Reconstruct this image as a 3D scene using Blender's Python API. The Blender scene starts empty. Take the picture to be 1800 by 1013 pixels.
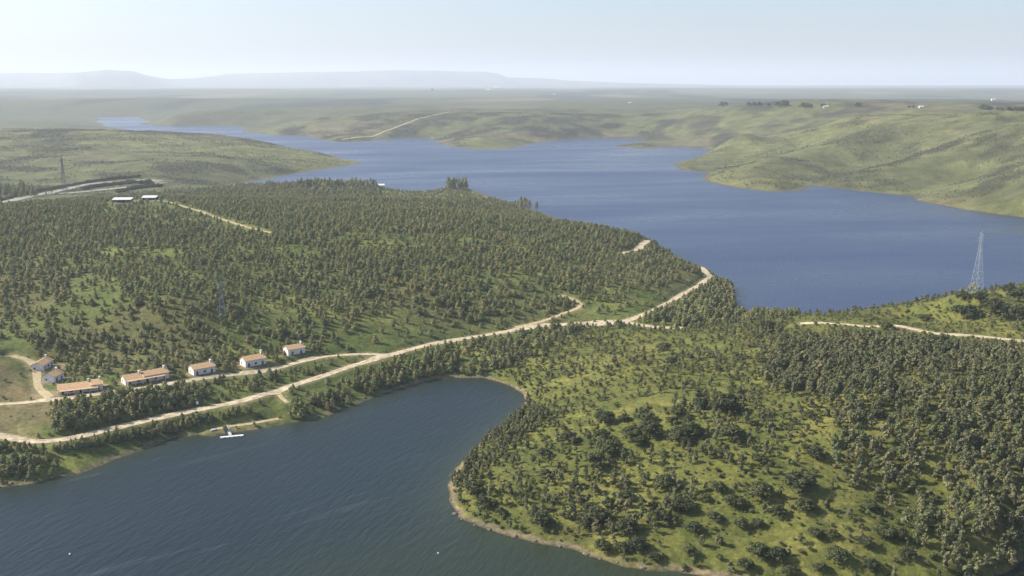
import bpy, math, random
import numpy as np
from mathutils import Vector, Matrix
random.seed(7); rng = np.random.default_rng(7)
SC = bpy.context.scene; COL = SC.collection
R = math.radians

# ------------------------------------------------------------------ camera
CAM_H = 180.0; FPX = 1766.0; HORIZON = 148.0
PITCH = math.atan((506.5 - HORIZON) / FPX)
cd = bpy.data.cameras.new('camera'); cam = bpy.data.objects.new('camera', cd); COL.objects.link(cam)
cam.location = (0, 0, CAM_H); cam.rotation_euler = (math.pi/2 - PITCH, 0, 0)
cd.sensor_width = 36.0; cd.lens = 36.0 * FPX / 1800.0; cd.clip_start = 1.0; cd.clip_end = 200000.0
SC.camera = cam
# ------------------------------------------------------------------ sky, sun, exposure
SUN_EL = R(36); SUN_DIR = Vector((-0.985, 0.17, 0)).normalized()   # towards the sun, on the ground
w = bpy.data.worlds.new('World'); SC.world = w; w.use_nodes = True
nt = w.node_tree; nt.nodes.clear()
o_ = nt.nodes.new('ShaderNodeOutputWorld'); b_ = nt.nodes.new('ShaderNodeBackground'); s_ = nt.nodes.new('ShaderNodeTexSky')
s_.sky_type = 'NISHITA'; s_.sun_disc = False; s_.sun_elevation = SUN_EL
s_.sun_rotation = math.atan2(SUN_DIR.x, SUN_DIR.y)
s_.altitude = 200; s_.air_density = 0.9; s_.dust_density = 2.4; s_.ozone_density = 2.8
b_.inputs['Strength'].default_value = 0.118
nt.links.new(s_.outputs[0], b_.inputs['Color']); nt.links.new(b_.outputs[0], o_.inputs['Surface'])
sl = bpy.data.lights.new('sun', 'SUN'); sl.energy = 4.9; sl.angle = R(0.5); sl.color = (1.0, 0.93, 0.80)
sun = bpy.data.objects.new('sun', sl); COL.objects.link(sun)
sd = Vector((SUN_DIR.x*math.cos(SUN_EL), SUN_DIR.y*math.cos(SUN_EL), math.sin(SUN_EL)))
sun.rotation_euler = sd.to_track_quat('Z', 'Y').to_euler(); sun.location = (0, 0, 400)
SC.view_settings.view_transform = 'Standard'; SC.view_settings.look = 'None'
SC.view_settings.exposure = 0.76; SC.view_settings.gamma = 1.0
SC.cycles.max_bounces = 5; SC.cycles.diffuse_bounces = 2; SC.cycles.volume_bounces = 1
HAZE_DENSITY = 0.62e-4
SC.cycles.use_denoising = True

# ------------------------------------------------------------------ geometry of the view (for laying the survey out)
cP, sP = math.cos(PITCH), math.sin(PITCH)
def ray(px, py):
    a = (px - 900.0)/FPX; b = (506.5 - py)/FPX
    return a, cP + b*sP, -sP + b*cP
def at_z(px, py, z=0.0):
    x, y, k = ray(px, py); t = (z - CAM_H)/k
    return x*t, y*t
def at_D(px, py, D):
    x, y, k = ray(px, py); t = D/math.hypot(x, y)
    return x*t, y*t, CAM_H + k*t
def project(x, y, z):
    d = y*cP - (z-CAM_H)*sP; u = y*sP + (z-CAM_H)*cP
    d = np.where(d < 1, 1, d)
    return 900 + FPX*x/d, 506.5 - FPX*u/d

# ------------------------------------------------------------------ noise
_lat = rng.random((8, 256, 256))
def vnoise(x, y, k=0):
    L = _lat[k % 8]; xi = np.floor(x).astype(np.int64); yi = np.floor(y).astype(np.int64)
    fx = x - xi; fy = y - yi; fx = fx*fx*fx*(fx*(fx*6-15)+10); fy = fy*fy*fy*(fy*(fy*6-15)+10)
    a = L[xi & 255, yi & 255]; b = L[(xi+1) & 255, yi & 255]; c = L[xi & 255, (yi+1) & 255]; d = L[(xi+1) & 255, (yi+1) & 255]
    return (a*(1-fx)+b*fx)*(1-fy) + (c*(1-fx)+d*fx)*fy
def fbm(x, y, s, o=4, k=0, ridged=False):
    t = 0; a = 1; n = 0; x = np.asarray(x, float)/s; y = np.asarray(y, float)/s
    for i in range(o):
        v = vnoise(x, y, k+i)*2-1
        if ridged: v = 1-2*np.abs(v)
        t = t + a*v; n += a; a *= 0.5
        x, y = (x*1.6-y*1.2)+17.3, (x*1.2+y*1.6)+5.1
    return t/n
def sstep(a, b, x):
    t = np.clip((x-a)/(b-a), 0, 1); return t*t*(3-2*t)

# ------------------------------------------------------------------ shorelines (traced where the water meets the land, at z = 0)
lake_px = [(410,326),(460,316),(520,305),(580,296),(640,287),(600,279),(560,270),(500,261),(450,252),(400,245),(330,243),(280,238),
 (225,229),(185,222),(168,214),(178,207),(240,206),(262,214),(245,219),(300,222),(420,222),(432,231),(480,238),(540,240),(575,247),(590,250),
 (650,248),(700,243),(750,243),(790,258),(850,264),(900,260),(950,250),(1000,245),(1060,243),(1110,244),(1140,247),(1080,257),(1130,262),(1190,258),
 (1255,263),(1225,277),(1185,288),(1200,300),(1245,303),(1236,312),(1245,321),(1300,332),(1360,338),(1410,335),(1430,327),(1500,335),(1600,345),
 (1608,352),(1700,370),(1800,383),(2000,415),(2300,450),(2300,500),(2000,510),(1800,522),(1700,529),(1600,542),(1500,558),(1400,567),(1298,560),
 (1290,530),(1288,508),(1262,492),(1232,480),(1200,468),(1180,447),(1150,428),(1090,412),(1000,392),(945,372),(900,356),(850,342),(823,331),
 (780,331),(740,337),(700,335),(660,330),(600,327),(540,325),(470,326)]
cove_px = [(-500,900),(-200,880),(0,855),(60,849),(100,837),(140,829),(200,806),(250,791),(310,769),(345,766),(380,761),(430,755),(480,745),(520,742),
 (560,735),(600,716),(650,701),(700,683),(750,669),(800,663),(850,664),(890,675),(915,690),(921,705),(906,725),(876,755),(842,785),(808,820),
 (791,850),(790,888),(808,912),(850,930),(900,944),(960,956),(1010,966),(1050,984),(1100,999),(1180,1005),(1230,1012),(1350,1030),(1500,1040),(1650,1040),
 (1745,1016),(1800,985),(1900,970),(2100,960)]
lake = np.array([at_z(*p) for p in lake_px])
cove = np.array([at_z(*p) for p in cove_px] + [(900,350),(900,-700),(-900,-700),(-900,300)])
def poly_sd(P, x, y):
    """signed distance, positive inside the polygon"""
    d2 = np.full(x.shape, 1e18); ins = np.zeros(x.shape, bool); n = len(P)
    for i in range(n):
        ax, ay = P[i]; bx, by = P[(i+1) % n]; ex, ey = bx-ax, by-ay
        t = np.clip(((x-ax)*ex+(y-ay)*ey)/(ex*ex+ey*ey+1e-9), 0, 1)
        d2 = np.minimum(d2, (x-ax-t*ex)**2+(y-ay-t*ey)**2)
        c = ((ay > y) != (by > y)); 
        if abs(ey) > 1e-9: ins ^= c & (x < (ex*(y-ay)/ey + ax))
    return np.where(ins, 1, -1)*np.sqrt(d2)

# ------------------------------------------------------------------ heights: spot heights seen in the photograph
HP = [ # px, py, height
 (78,640,16),(200,670,14),(350,650,14),(520,620,14),(0,700,14),(0,770,9),(100,768,9),(350,718,8),(500,684,8),(640,634,10),(820,594,10),(950,575,11),
 (1090,565,13),(1240,487,9),(1150,428,12),(250,600,22),(600,560,24),(850,540,20),(150,540,34),(300,538,38),(450,520,34),(700,480,36),(950,480,30),(1100,500,22),
 (1050,440,26),(0,550,28),(0,450,44),(200,440,48),(400,430,49),(600,420,49),(800,420,45),(950,415,34),(0,390,50),(250,380,50),(500,375,50),(750,375,46),
 (50,364,44),(250,356,46),(450,359,43),(550,362,42),(650,364,40),(750,367,35),(850,371,28),(0,640,20),(-200,650,24),(-300,480,45),(-200,400,46),
 (1200,576,14),(1350,574,20),(1420,571,24),(1550,571,28),(1650,580,31),(1800,600,34),(1715,520,33),(1800,512,35),(1620,545,28),(1500,560,25),
 (1000,620,13),(1100,640,18),(1100,700,18),(1000,700,11),(1200,640,21),(1300,640,25),(1300,700,26),(1500,640,31),(1500,700,32),(1700,680,36),(1900,650,38),(2000,560,36),(1800,760,33),
 (1000,780,12),(1150,780,18),(1300,780,22),(1500,790,24),(1650,800,25),(850,860,5),(1000,870,8),(1150,870,11),(1300,870,14),(1500,880,15),(1680,880,16),(950,925,4),(1100,945,5),
 (1300,960,6),(1500,970,8),(1650,965,9),(1900,800,30),(1750,900,16),(1850,900,17),(1900,505,33),(2000,500,33),(900,650,7),(1290,520,6),
 # beyond the near hill
 (650,328,8),(800,328,6),(400,335,8),(100,330,14),(250,320,16),(50,300,22),(200,290,28),(350,300,20),(500,295,9),(300,260,36),(120,262,36),(450,265,24),(-100,300,30),
 (560,285,8),
 (1215,282,6),(1250,271,14),(1290,260,24),(1345,250,36),(1265,302,3),(1305,292,6),(1350,277,15),(1395,262,30),(1270,311,8),(1310,295,21),(1360,278,33),(1420,262,45),(1500,246,62),
 (1350,322,8),(1400,322,7),(1442,318,3),(1475,306,7),(1510,291,17),(1560,275,33),(1460,313,12),(1520,294,30),(1600,280,44),(1700,266,58),(1550,326,9),(1500,322,9),(1622,338,4),(1680,323,11),
 (1712,308,23),(1760,293,40),(1650,334,12),(1720,313,33),(1800,300,46),(1750,352,13),(1500,215,88),(1700,240,80),(1700,210,98),(1300,225,72),
 (1900,340,40),(1900,260,88),(2100,300,80),
 (850,240,22),(850,215,48),(1000,225,34),(1120,228,38),(700,225,34),(620,235,22),(1130,257,3),(500,215,40),(350,208,40)]
HD = [ # px, py, distance -> height from the silhouette
 (450,352,1340),(550,353,1340),(650,353,1340),(750,355,1330),(850,364,1280),(500,351,1500),(650,351,1500),(750,350,1500),(350,351,1400),(250,351,1400),(150,354,1380),
 (1300,186,4200),(1500,185,4200),(1700,187,4200),(1900,187,4200),(1500,182,5000),(1800,182,5000),(1200,184,5000),
 (1715,523,745),(1800,519,745),(1900,512,745),(1620,552,740),(1800,524,800),(2000,508,760),
 (400,243,3050),(340,241,3100),(300,238,3150),(200,230,3300),(0,232,3200),(480,251,2900),(560,265,2600),(-200,235,3200),(100,217,4700),(0,212,5000),(-200,210,5000),
 (1300,189,3500),(1500,189,3300),(1700,191,3200),(1900,191,3100),(1200,195,4200),(1000,192,4600),(800,190,4700),(600,195,4700),(400,194,4900),(300,199,4800),(200,200,5600),
 (300,180,6500),(600,180,6500),(900,176,6500),(1200,178,6000),(1500,180,5800),(1800,180,5800),(0,185,6500)]
cpx, cpy, cpz = [], [], []
for px, py, h in HP:
    x, y = at_z(px, py, h); cpx.append(x); cpy.append(y); cpz.append(h)
for px, py, D in HD:
    x, y, h = at_D(px, py, D); cpx.append(x); cpy.append(y); cpz.append(h)
cpx, cpy, cpz = map(np.array, (cpx, cpy, cpz))
def uv(x, y):
    return np.arctan2(x, y), np.log(np.hypot(x, y))
def shore_d(x, y):
    D = np.hypot(x, y)
    jit = fbm(x, y, 45, 4, 2)*np.clip(D*0.006, 1.5, 5) + 1.3*fbm(x, y, 9, 3, 6) + np.where(D > 1400, 1, 0)*fbm(x, y, 260, 3, 5)*np.clip((D-1400)*0.012, 0, 30)
    return -np.maximum(poly_sd(lake, x, y), poly_sd(cove, x, y)), jit
def Lof(D): return np.interp(D, [0, 700, 1500, 3000, 6000], [26, 30, 50, 110, 200])
def prof(d, D): return 1-np.exp(-np.clip(d, 0, None)/Lof(D))
d0, _ = shore_d(cpx, cpy); D0 = np.hypot(cpx, cpy)
kv = cpz/np.maximum(prof(d0, D0), 0.42)
cu, cv = uv(cpx, cpy); C2 = 0.03**2
A = np.sqrt((cu[:,None]-cu)**2+(cv[:,None]-cv)**2+C2)
A[np.diag_indices(len(cu))] += 0.004
m = len(cu); AA = np.zeros((m+1, m+1)); AA[:m,:m] = A; AA[m,:m] = 1; AA[:m,m] = 1
wts = np.linalg.solve(AA, np.append(kv, 0))
# beyond the near hill the heights are interpolated directly, with the waterline as zero
_seg = []
for i in range(len(lake)):
    a_, b_2 = lake[i], lake[(i+1) % len(lake)]; ua, va = uv(*a_); ub, vb = uv(*b_2); n_ = max(1, int(math.hypot(ua-ub, va-vb)/0.018))
    for j in range(n_): _seg.append(a_+(b_2-a_)*j/n_)
_seg = np.array(_seg); _seg = _seg[np.hypot(_seg[:,0], _seg[:,1]) > 1250]
_k = D0 > 1250
fx_ = np.concatenate([cpx[_k], _seg[:,0]]); fy_ = np.concatenate([cpy[_k], _seg[:,1]]); fz_ = np.concatenate([cpz[_k], np.zeros(len(_seg))])
fu, fv = uv(fx_, fy_); m3 = len(fu)
def tps(r2): return 0.5*r2*np.log(r2+1e-9)
A3 = tps((fu[:,None]-fu)**2+(fv[:,None]-fv)**2); A3[np.diag_indices(m3)] += np.where(fz_ == 0, 1.5e-4, 4e-4)
P3 = np.column_stack([np.ones(m3), fu, fv]); B3 = np.zeros((m3+3, m3+3)); B3[:m3,:m3] = A3; B3[:m3,m3:] = P3; B3[m3:,:m3] = P3.T
w3 = np.linalg.solve(B3, np.append(fz_, [0, 0, 0]))
MTN = [(-900,136),(-400,133),(-100,130),(0,132),(90,131),(140,130),(190,126),(235,128),(262,135),(300,140),(340,139),(400,132),(500,129),(560,128),(620,127),
       (700,125),(780,126),(850,127),(875,130),(892,137),(950,138),(1000,142),(1100,146),(1300,150),(2600,150)]
def height(x, y):
    D = np.hypot(x, y); u, v = uv(x, y); K = np.full(x.shape, wts[m])
    for i in range(m): K += wts[i]*np.sqrt((u-cu[i])**2+(v-cv[i])**2+C2)
    K = np.clip(K, 2, 135)
    d, jit = shore_d(x, y); d = d + jit*np.exp(-np.abs(d)/60)
    far = sstep(5500, 8500, D)
    plain = 62 + 50*sstep(7200, 12500, D) + 13*fbm(x, y, 2600, 4, 1) + 6*fbm(x, y, 700, 3, 4)
    K = K*(1-far) + plain*far
    s = prof(d, D)
    near_rel = 2.2*fbm(x, y, 70, 4, 3) + 0.5*fbm(x, y, 9, 2, 6)
    g = fbm(x*0.9+y*0.5, y*0.8-x*0.35, 560, 4, 0, True)+0.5*fbm(x, y, 210, 3, 3, True)
    far_rel = sstep(1500, 2400, D)*(1-0.6*far)*(g*(15-10*sstep(2300, 3300, D)) + 2.5*fbm(x, y, 60, 3, 2))
    hb = s*(K + near_rel*sstep(0, 40, d))
    q = (D > 1300) & (D < 8600) & (np.abs(u) < 0.9)
    uq, vq = u[q], v[q]; hf = w3[m3]+w3[m3+1]*uq+w3[m3+2]*vq
    for i in range(m3): hf += w3[i]*tps((uq-fu[i])**2+(vq-fv[i])**2)
    hf = np.clip(hf, 0.03*np.clip(d[q], 0, 200), 140)*sstep(0, 25, d[q])
    mx_ = (sstep(1300, 1550, D)*(1-far))[q]; hb[q] = hb[q]*(1-mx_)+hf*mx_
    h = hb + far_rel*np.clip(d/160, 0, 1)*np.clip(K/45, 0.2, 1)
    h = np.where(d > 0, np.maximum(h, 0.05*np.clip(d, 0, 10)), np.maximum(d*0.12, -10))
    # far mountain range
    px = 900 + FPX*np.tan(np.clip(u, -1.4, 1.4))/cP
    pm = np.interp(px, [a for a, b in MTN], [b for a, b in MTN])
    Dm = 29000-4000*sstep(100, 150, px)*(1-sstep(262, 330, px))
    top = CAM_H + (148-pm)/FPX*Dm*1.0
    rise = np.exp(-((D-Dm)/3300)**2)
    h = h + np.clip(top-h, 0, None)*rise*(1 + 0.05*fbm(x, y, 900, 4, 3))*(np.abs(u) < 1.3)
    return h

# ------------------------------------------------------------------ the terrain grid (one sheet to the horizon, finer where it is seen)
az_in = np.arange(-33, 33.01, 0.1)
az = np.radians(np.concatenate([np.arange(-180, -33, 3.0), az_in, np.arange(36, 180.1, 3.0)]))
rr = [20, 80, 160, 230, 290]
r = 320.0
while r < 62000:
    rr.append(r); r *= 1 + (0.0036 if r < 1500 else 0.0042 if r < 6000 else 0.012 if r < 22000 else 0.04)
rr = np.array(rr); lnr = np.log(rr); nA, nR = len(az), len(rr)
AZ, RR = np.meshgrid(az, rr); GX = RR*np.sin(AZ); GY = RR*np.cos(AZ)
GZ = height(GX, GY)
def ground(x, y):
    x = np.asarray(x, float); y = np.asarray(y, float)
    fa = np.interp(np.arctan2(x, y), az, np.arange(nA)); fr = np.interp(np.log(np.maximum(np.hypot(x, y), 21)), lnr, np.arange(nR))
    ia = np.clip(fa.astype(int), 0, nA-2); ir = np.clip(fr.astype(int), 0, nR-2); ta = fa-ia; tr = fr-ir
    return (GZ[ir,ia]*(1-ta)+GZ[ir,ia+1]*ta)*(1-tr) + (GZ[ir+1,ia]*(1-ta)+GZ[ir+1,ia+1]*ta)*tr
def hit(px, py, lo=300, hi=30000):
    """first point of the terrain on the line of sight"""
    x, y, k = ray(px, py); q = math.hypot(x, y)
    D = np.exp(np.linspace(math.log(lo), math.log(hi), 3000)); t = D/q
    g = ground(x*t, y*t); z = CAM_H+k*t; below = np.nonzero(z < g)[0]
    i = below[0] if len(below) else len(D)-1
    a = t[max(i-1, 0)]; b = t[i]
    for _ in range(14):
        mm = (a+b)/2
        if CAM_H+k*mm < float(ground(x*mm, y*mm)): b = mm
        else: a = mm
    return np.array((x*b, y*b))

# ------------------------------------------------------------------ roads and tracks: traced, smoothed, cut into the terrain
def spline(P, step):
    P = [np.array(p, float) for p in P]; P = [2*P[0]-P[1]] + P + [2*P[-1]-P[-2]]; out = []
    for i in range(1, len(P)-2):
        n = max(2, int(np.linalg.norm(P[i+1]-P[i])/step))
        for j in range(n):
            t = j/n; a, b, c, d = P[i-1:i+3]
            out.append(0.5*((2*b)+(-a+c)*t+(2*a-5*b+4*c-d)*t*t+(-a+3*b-3*c+d)*t**3))
    out.append(P[-2]); return np.array(out)
ROADS = [ # name, pixels, width, cut depth, material
 ('dirt_road', [(-120,748),(-60,760),(0,769),(50,775),(100,773),(160,764),(230,745),(300,733),(350,719),(420,706),(490,685),(560,664),(620,644),(690,624),(760,605),(830,594),(900,582),(960,573),(1010,570),(1060,568),(1100,566)], 6.6, 'road'),
 ('lakeside_road', [(1098,566),(1130,554),(1160,541),(1190,524),(1215,510),(1238,495),(1247,486),(1236,477),(1226,472)], 6.0, 'road'),
 ('ridge_road', [(1100,566),(1130,573),(1160,576),(1200,577)], 6.0, 'road'),
 ('village_lane', [(-120,716),(0,713),(50,709),(110,703),(190,690),(250,683),(320,672),(400,662),(470,652),(530,636),(580,625),(640,622),(675,626)], 4.8, 'road'),
 ('hill_track', [(905,577),(950,567),(990,552),(1018,541),(1016,531),(985,516)], 4.5, 'track'),
 ('headland_track', [(1138,424),(1128,430),(1118,440),(1090,446)], 8.0, 'road'),
 ('hilltop_road', [(1406,572),(1440,568),(1480,570),(1530,573),(1580,575),(1640,585),(1700,590),(1760,596),(1830,602),(1950,615)], 6.0, 'road'),
 ('house_track', [(20,620),(52,636),(64,655),(66,675),(75,690),(88,703)], 4.5, 'track'),
 ('summit_track', [(200,357),(240,355),(285,354),(330,366),(380,383),(430,398),(478,410)], 4.0, 'track'),
 ('jetty_path', [(488,687),(495,699),(506,712)], 2.2, 'track'),
 ('shore_track', [(372,757),(400,749),(440,744),(490,737)], 3.4, 'track'),
 ('quarry_road', [(-60,370),(0,357),(60,345),(110,336),(160,324),(220,317),(262,316),(280,320)], 17.0, 'pale'),
 ('quarry_terrace', [(105,340),(160,337),(210,332),(255,327),(284,321)], 18.0, 'pale'),
 ('railway_cutting', [(600,246),(640,241),(670,234),(710,219),(750,206),(790,197)], 9.0, 'track'),
]
road_line = {}
def carve(L, z, half, feather):
    x0, y0 = L.min(0)-half-feather; x1, y1 = L.max(0)+half+feather
    sel = np.nonzero((GX > x0) & (GX < x1) & (GY > y0) & (GY < y1))
    if len(sel[0]) == 0: return
    gx = GX[sel]; gy = GY[sel]; best = np.full(gx.shape, 1e9); zb = np.zeros(gx.shape)
    for i in range(len(L)):
        d = (gx-L[i,0])**2+(gy-L[i,1])**2; mk = d < best; best = np.where(mk, d, best); zb = np.where(mk, z[i], zb)
    d = np.sqrt(best); wgt = 1-sstep(half, half+feather, d)
    GZ[sel] = GZ[sel]*(1-wgt)+zb*wgt
for name, pts, width, mat in ROADS:
    P = [hit(*p) for p in pts]; D = np.mean([np.linalg.norm(p) for p in P])
    L = spline(P, 2.5 if D < 1300 else 12)
    z = ground(L[:,0], L[:,1])
    ks = 9; zp = np.concatenate([np.full(ks, z[0]), z, np.full(ks, z[-1])]); z = np.convolve(zp, np.ones(2*ks+1)/(2*ks+1), 'valid')
    z = np.maximum(z, 0.8)
    road_line[name] = [L, z, width, mat]
    if D < 2500: carve(L, z, width/2+1.2, 5.0 if D < 1300 else 14)
def dist_roads(x, y):
    best = np.full(x.shape, 1e9)
    for name, (L, z, width, mat) in road_line.items():
        for p in L[::2]: best = np.minimum(best, np.hypot(x-p[0], y-p[1])-width/2)
    return best

# ------------------------------------------------------------------ materials
def new_mat(name, rough=0.9, spec=0.2):
    mt = bpy.data.materials.new(name); mt.use_nodes = True; n = mt.node_tree
    p = n.nodes['Principled BSDF']; p.inputs['Roughness'].default_value = rough; p.inputs['Specular IOR Level'].default_value = spec
    return mt, n, p
def ramp(n, fac, stops):
    r = n.nodes.new('ShaderNodeValToRGB'); e = r.color_ramp.elements
    while len(e) < len(stops): e.new(0.5)
    for i, (p, c) in enumerate(stops): e[i].position = p; e[i].color = (*c, 1)
    n.links.new(fac, r.inputs[0]); return r.outputs[0]
def noise(n, scale, detail=4, rough=0.6, vec=None, dist=0.0):
    t = n.nodes.new('ShaderNodeTexNoise'); t.inputs['Scale'].default_value = scale; t.inputs['Detail'].default_value = detail
    t.inputs['Roughness'].default_value = rough; t.inputs['Distortion'].default_value = dist
    if vec is None:
        g = n.nodes.new('ShaderNodeNewGeometry'); vec = g.outputs['Position']
    n.links.new(vec, t.inputs['Vector']); return t.outputs[0]
def mixc(n, fac, a, b, mode='MIX'):
    x = n.nodes.new('ShaderNodeMix'); x.data_type = 'RGBA'; x.blend_type = mode
    for s, v in ((0, fac), (6, a), (7, b)):
        if isinstance(v, (int, float)): x.inputs[s].default_value = v
        elif isinstance(v, tuple): x.inputs[s].default_value = (*v, 1)
        else: n.links.new(v, x.inputs[s])
    return x.outputs[2]
def math_(n, op, a, b=0.0):
    x = n.nodes.new('ShaderNodeMath'); x.operation = op
    for s, v in ((0, a), (1, b)):
        if isinstance(v, (int, float)): x.inputs[s].default_value = v
        else: n.links.new(v, x.inputs[s])
    return x.outputs[0]
def simple(name, col, rough=0.85, var=0.25, scale=1.5, spec=0.2):
    mt, n, p = new_mat(name, rough, spec)
    f = noise(n, scale, 4); c = ramp(n, f, [(0.3, tuple(v*(1-var) for v in col)), (0.7, tuple(min(1, v*(1+var)) for v in col))])
    n.links.new(c, p.inputs['Base Color']); return mt
# ground
M_ground, n, p = new_mat('ground_cover', 0.95, 0.1)
at = n.nodes.new('ShaderNodeAttribute'); at.attribute_name = 'cover'
f1 = noise(n, 0.45, 7, 0.72); f2 = noise(n, 0.05, 4, 0.6)
c1 = mixc(n, 1.0, at.outputs['Color'], ramp(n, f1, [(0.32, (0.42,0.46,0.42)), (0.5, (0.95,0.95,0.95)), (0.68, (1.5,1.45,1.4))]), 'MULTIPLY')
c2 = mixc(n, 1.0, c1, ramp(n, f2, [(0.35, (0.80,0.86,0.80)), (0.68, (1.22,1.16,1.05))]), 'MULTIPLY')
n.links.new(c2, p.inputs['Base Color'])
bp = n.nodes.new('ShaderNodeBump'); bp.inputs['Strength'].default_value = 0.5; bp.inputs['Distance'].default_value = 0.6
n.links.new(f1, bp.inputs['Height']); n.links.new(bp.outputs[0], p.inputs['Normal'])
# water
M_water, n, p = new_mat('lake_water', 0.34, 0.31)
p.inputs['IOR'].default_value = 1.33
geo = n.nodes.new('ShaderNodeNewGeometry'); pos = geo.outputs['Position']
mp = n.nodes.new('ShaderNodeMapping'); mp.inputs['Rotation'].default_value = (0, 0, R(40)); mp.vector_type = 'TEXTURE'; mp.inputs['Scale'].default_value = (70, 4.0, 20)
n.links.new(pos, mp.inputs['Vector'])
st = noise(n, 1.0, 5, 0.55, mp.outputs[0], 0.9)
mp2 = n.nodes.new('ShaderNodeMapping'); mp2.inputs['Rotation'].default_value = (0, 0, R(12)); mp2.vector_type = 'TEXTURE'; mp2.inputs['Scale'].default_value = (600, 170, 100)
n.links.new(pos, mp2.inputs['Vector']); big = noise(n, 1.0, 4, 0.55, mp2.outputs[0], 0.4)
rg = n.nodes.new('ShaderNodeMapRange'); rg.inputs[1].default_value = 0.3; rg.inputs[2].default_value = 0.7; rg.inputs[3].default_value = 0.20; rg.inputs[4].default_value = 0.46; n.links.new(big, rg.inputs[0]); n.links.new(rg.outputs[0], p.inputs['Roughness'])
wa = n.nodes.new('ShaderNodeAttribute'); wa.attribute_name = 'tint'
foam = ramp(n, st, [(0.62, (0,0,0)), (0.82, (0.20,0.20,0.20))])
c = mixc(n, 1.0, wa.outputs['Color'], ramp(n, big, [(0.3, (0.66,0.69,0.74)), (0.7, (1.32,1.28,1.22))]), 'MULTIPLY')
fm = math_(n, 'MULTIPLY', foam, wa.outputs['Alpha'])
c = mixc(n, fm, c, (0.20,0.23,0.25))
n.links.new(c, p.inputs['Base Color'])
w1 = n.nodes.new('ShaderNodeMapping'); w1.inputs['Rotation'].default_value = (0, 0, R(72)); w1.vector_type = 'TEXTURE'; w1.inputs['Scale'].default_value = (10, 3.0, 4); n.links.new(pos, w1.inputs['Vector'])
wv = noise(n, 1.0, 5, 0.6, w1.outputs[0], 0.3)
bp = n.nodes.new('ShaderNodeBump'); bp.inputs['Strength'].default_value = 0.8; bp.inputs['Distance'].default_value = 0.6
n.links.new(wv, bp.inputs['Height']); n.links.new(bp.outputs[0], p.inputs['Normal'])
# others
M_road = simple('dirt_road_surface', (0.42,0.35,0.235), 0.95, 0.45, 0.3)
M_track = simple('track_surface', (0.36,0.30,0.17), 0.95, 0.3, 0.5)
M_pale = simple('pale_gravel', (0.26,0.235,0.20), 0.95, 0.2, 0.1)
M_bark = simple('bark', (0.16,0.12,0.09), 0.9, 0.3, 4)
M_white = simple('whitewash', (0.72,0.70,0.66), 0.8, 0.12, 0.8)
M_roof = simple('terracotta_tiles', (0.56,0.36,0.20), 0.85, 0.3, 1.6)
M_roofw = simple('white_roof_sheet', (0.62,0.62,0.61), 0.6, 0.06, 0.6)
M_wood = simple('dark_wood', (0.10,0.07,0.05), 0.7, 0.2, 3)
M_glass, n, p = new_mat('window_glass', 0.1, 0.6); p.inputs['Base Color'].default_value = (0.03,0.04,0.05,1)
M_dark = simple('painted_interior_shade', (0.06,0.055,0.05), 0.9, 0.2, 2)  # near-black base colour, shade below the shed roofs painted in
M_steel, n, p = new_mat('galvanised_steel', 0.45, 0.5); p.inputs['Base Color'].default_value = (0.33,0.37,0.43,1); p.inputs['Metallic'].default_value = 0.3
M_steeld = simple('weathered_steel', (0.10,0.10,0.12), 0.6, 0.1, 1)
M_grey = simple('dull_grey_steel', (0.22,0.24,0.28), 0.6, 0.1, 1)
M_deck = simple('pale_deck_boards', (0.68,0.68,0.64), 0.7, 0.08, 2)
M_walk = simple('weathered_gangway', (0.50,0.46,0.48), 0.8, 0.12, 2)
M_rock = simple('shore_rock', (0.15,0.125,0.105), 0.95, 0.3, 1.0)
def leaf(name, stops, rough=0.75):
    mt, n, p = new_mat(name, rough, 0.25)
    oi = n.nodes.new('ShaderNodeObjectInfo'); c = ramp(n, oi.outputs['Random'], stops)
    f = noise(n, 1.3, 3); c = mixc(n, 1.0, c, ramp(n, f, [(0.3, (0.72,0.72,0.72)), (0.7, (1.3,1.3,1.25))]), 'MULTIPLY')
    n.links.new(c, p.inputs['Base Color'])
    tr = n.nodes.new('ShaderNodeBsdfTranslucent'); n.links.new(c, tr.inputs[0]); mx = n.nodes.new('ShaderNodeMixShader'); mx.inputs[0].default_value = 0.18
    n.links.new(p.outputs[0], mx.inputs[1]); n.links.new(tr.outputs[0], mx.inputs[2])
    n.links.new(mx.outputs[0], n.nodes['Material Output'].inputs['Surface']); return mt
M_euc = leaf('eucalyptus_leaves', [(0.0,(0.105,0.118,0.060)),(0.3,(0.165,0.162,0.082)),(0.6,(0.132,0.158,0.068)),(0.85,(0.190,0.180,0.088)),(1.0,(0.215,0.200,0.098))])
M_pine = leaf('pine_needles', [(0.0,(0.147,0.171,0.083)),(0.4,(0.210,0.226,0.100)),(0.7,(0.270,0.271,0.111)),(1.0,(0.296,0.248,0.114))])
M_oak = leaf('oak_leaves', [(0.0,(0.050,0.061,0.027)),(0.5,(0.071,0.080,0.032)),(1.0,(0.086,0.099,0.036))])
M_shrub = leaf('shrub_leaves', [(0.0,(0.098,0.124,0.039)),(0.4,(0.156,0.156,0.055)),(0.7,(0.130,0.169,0.044)),(1.0,(0.221,0.169,0.083))])

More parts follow.
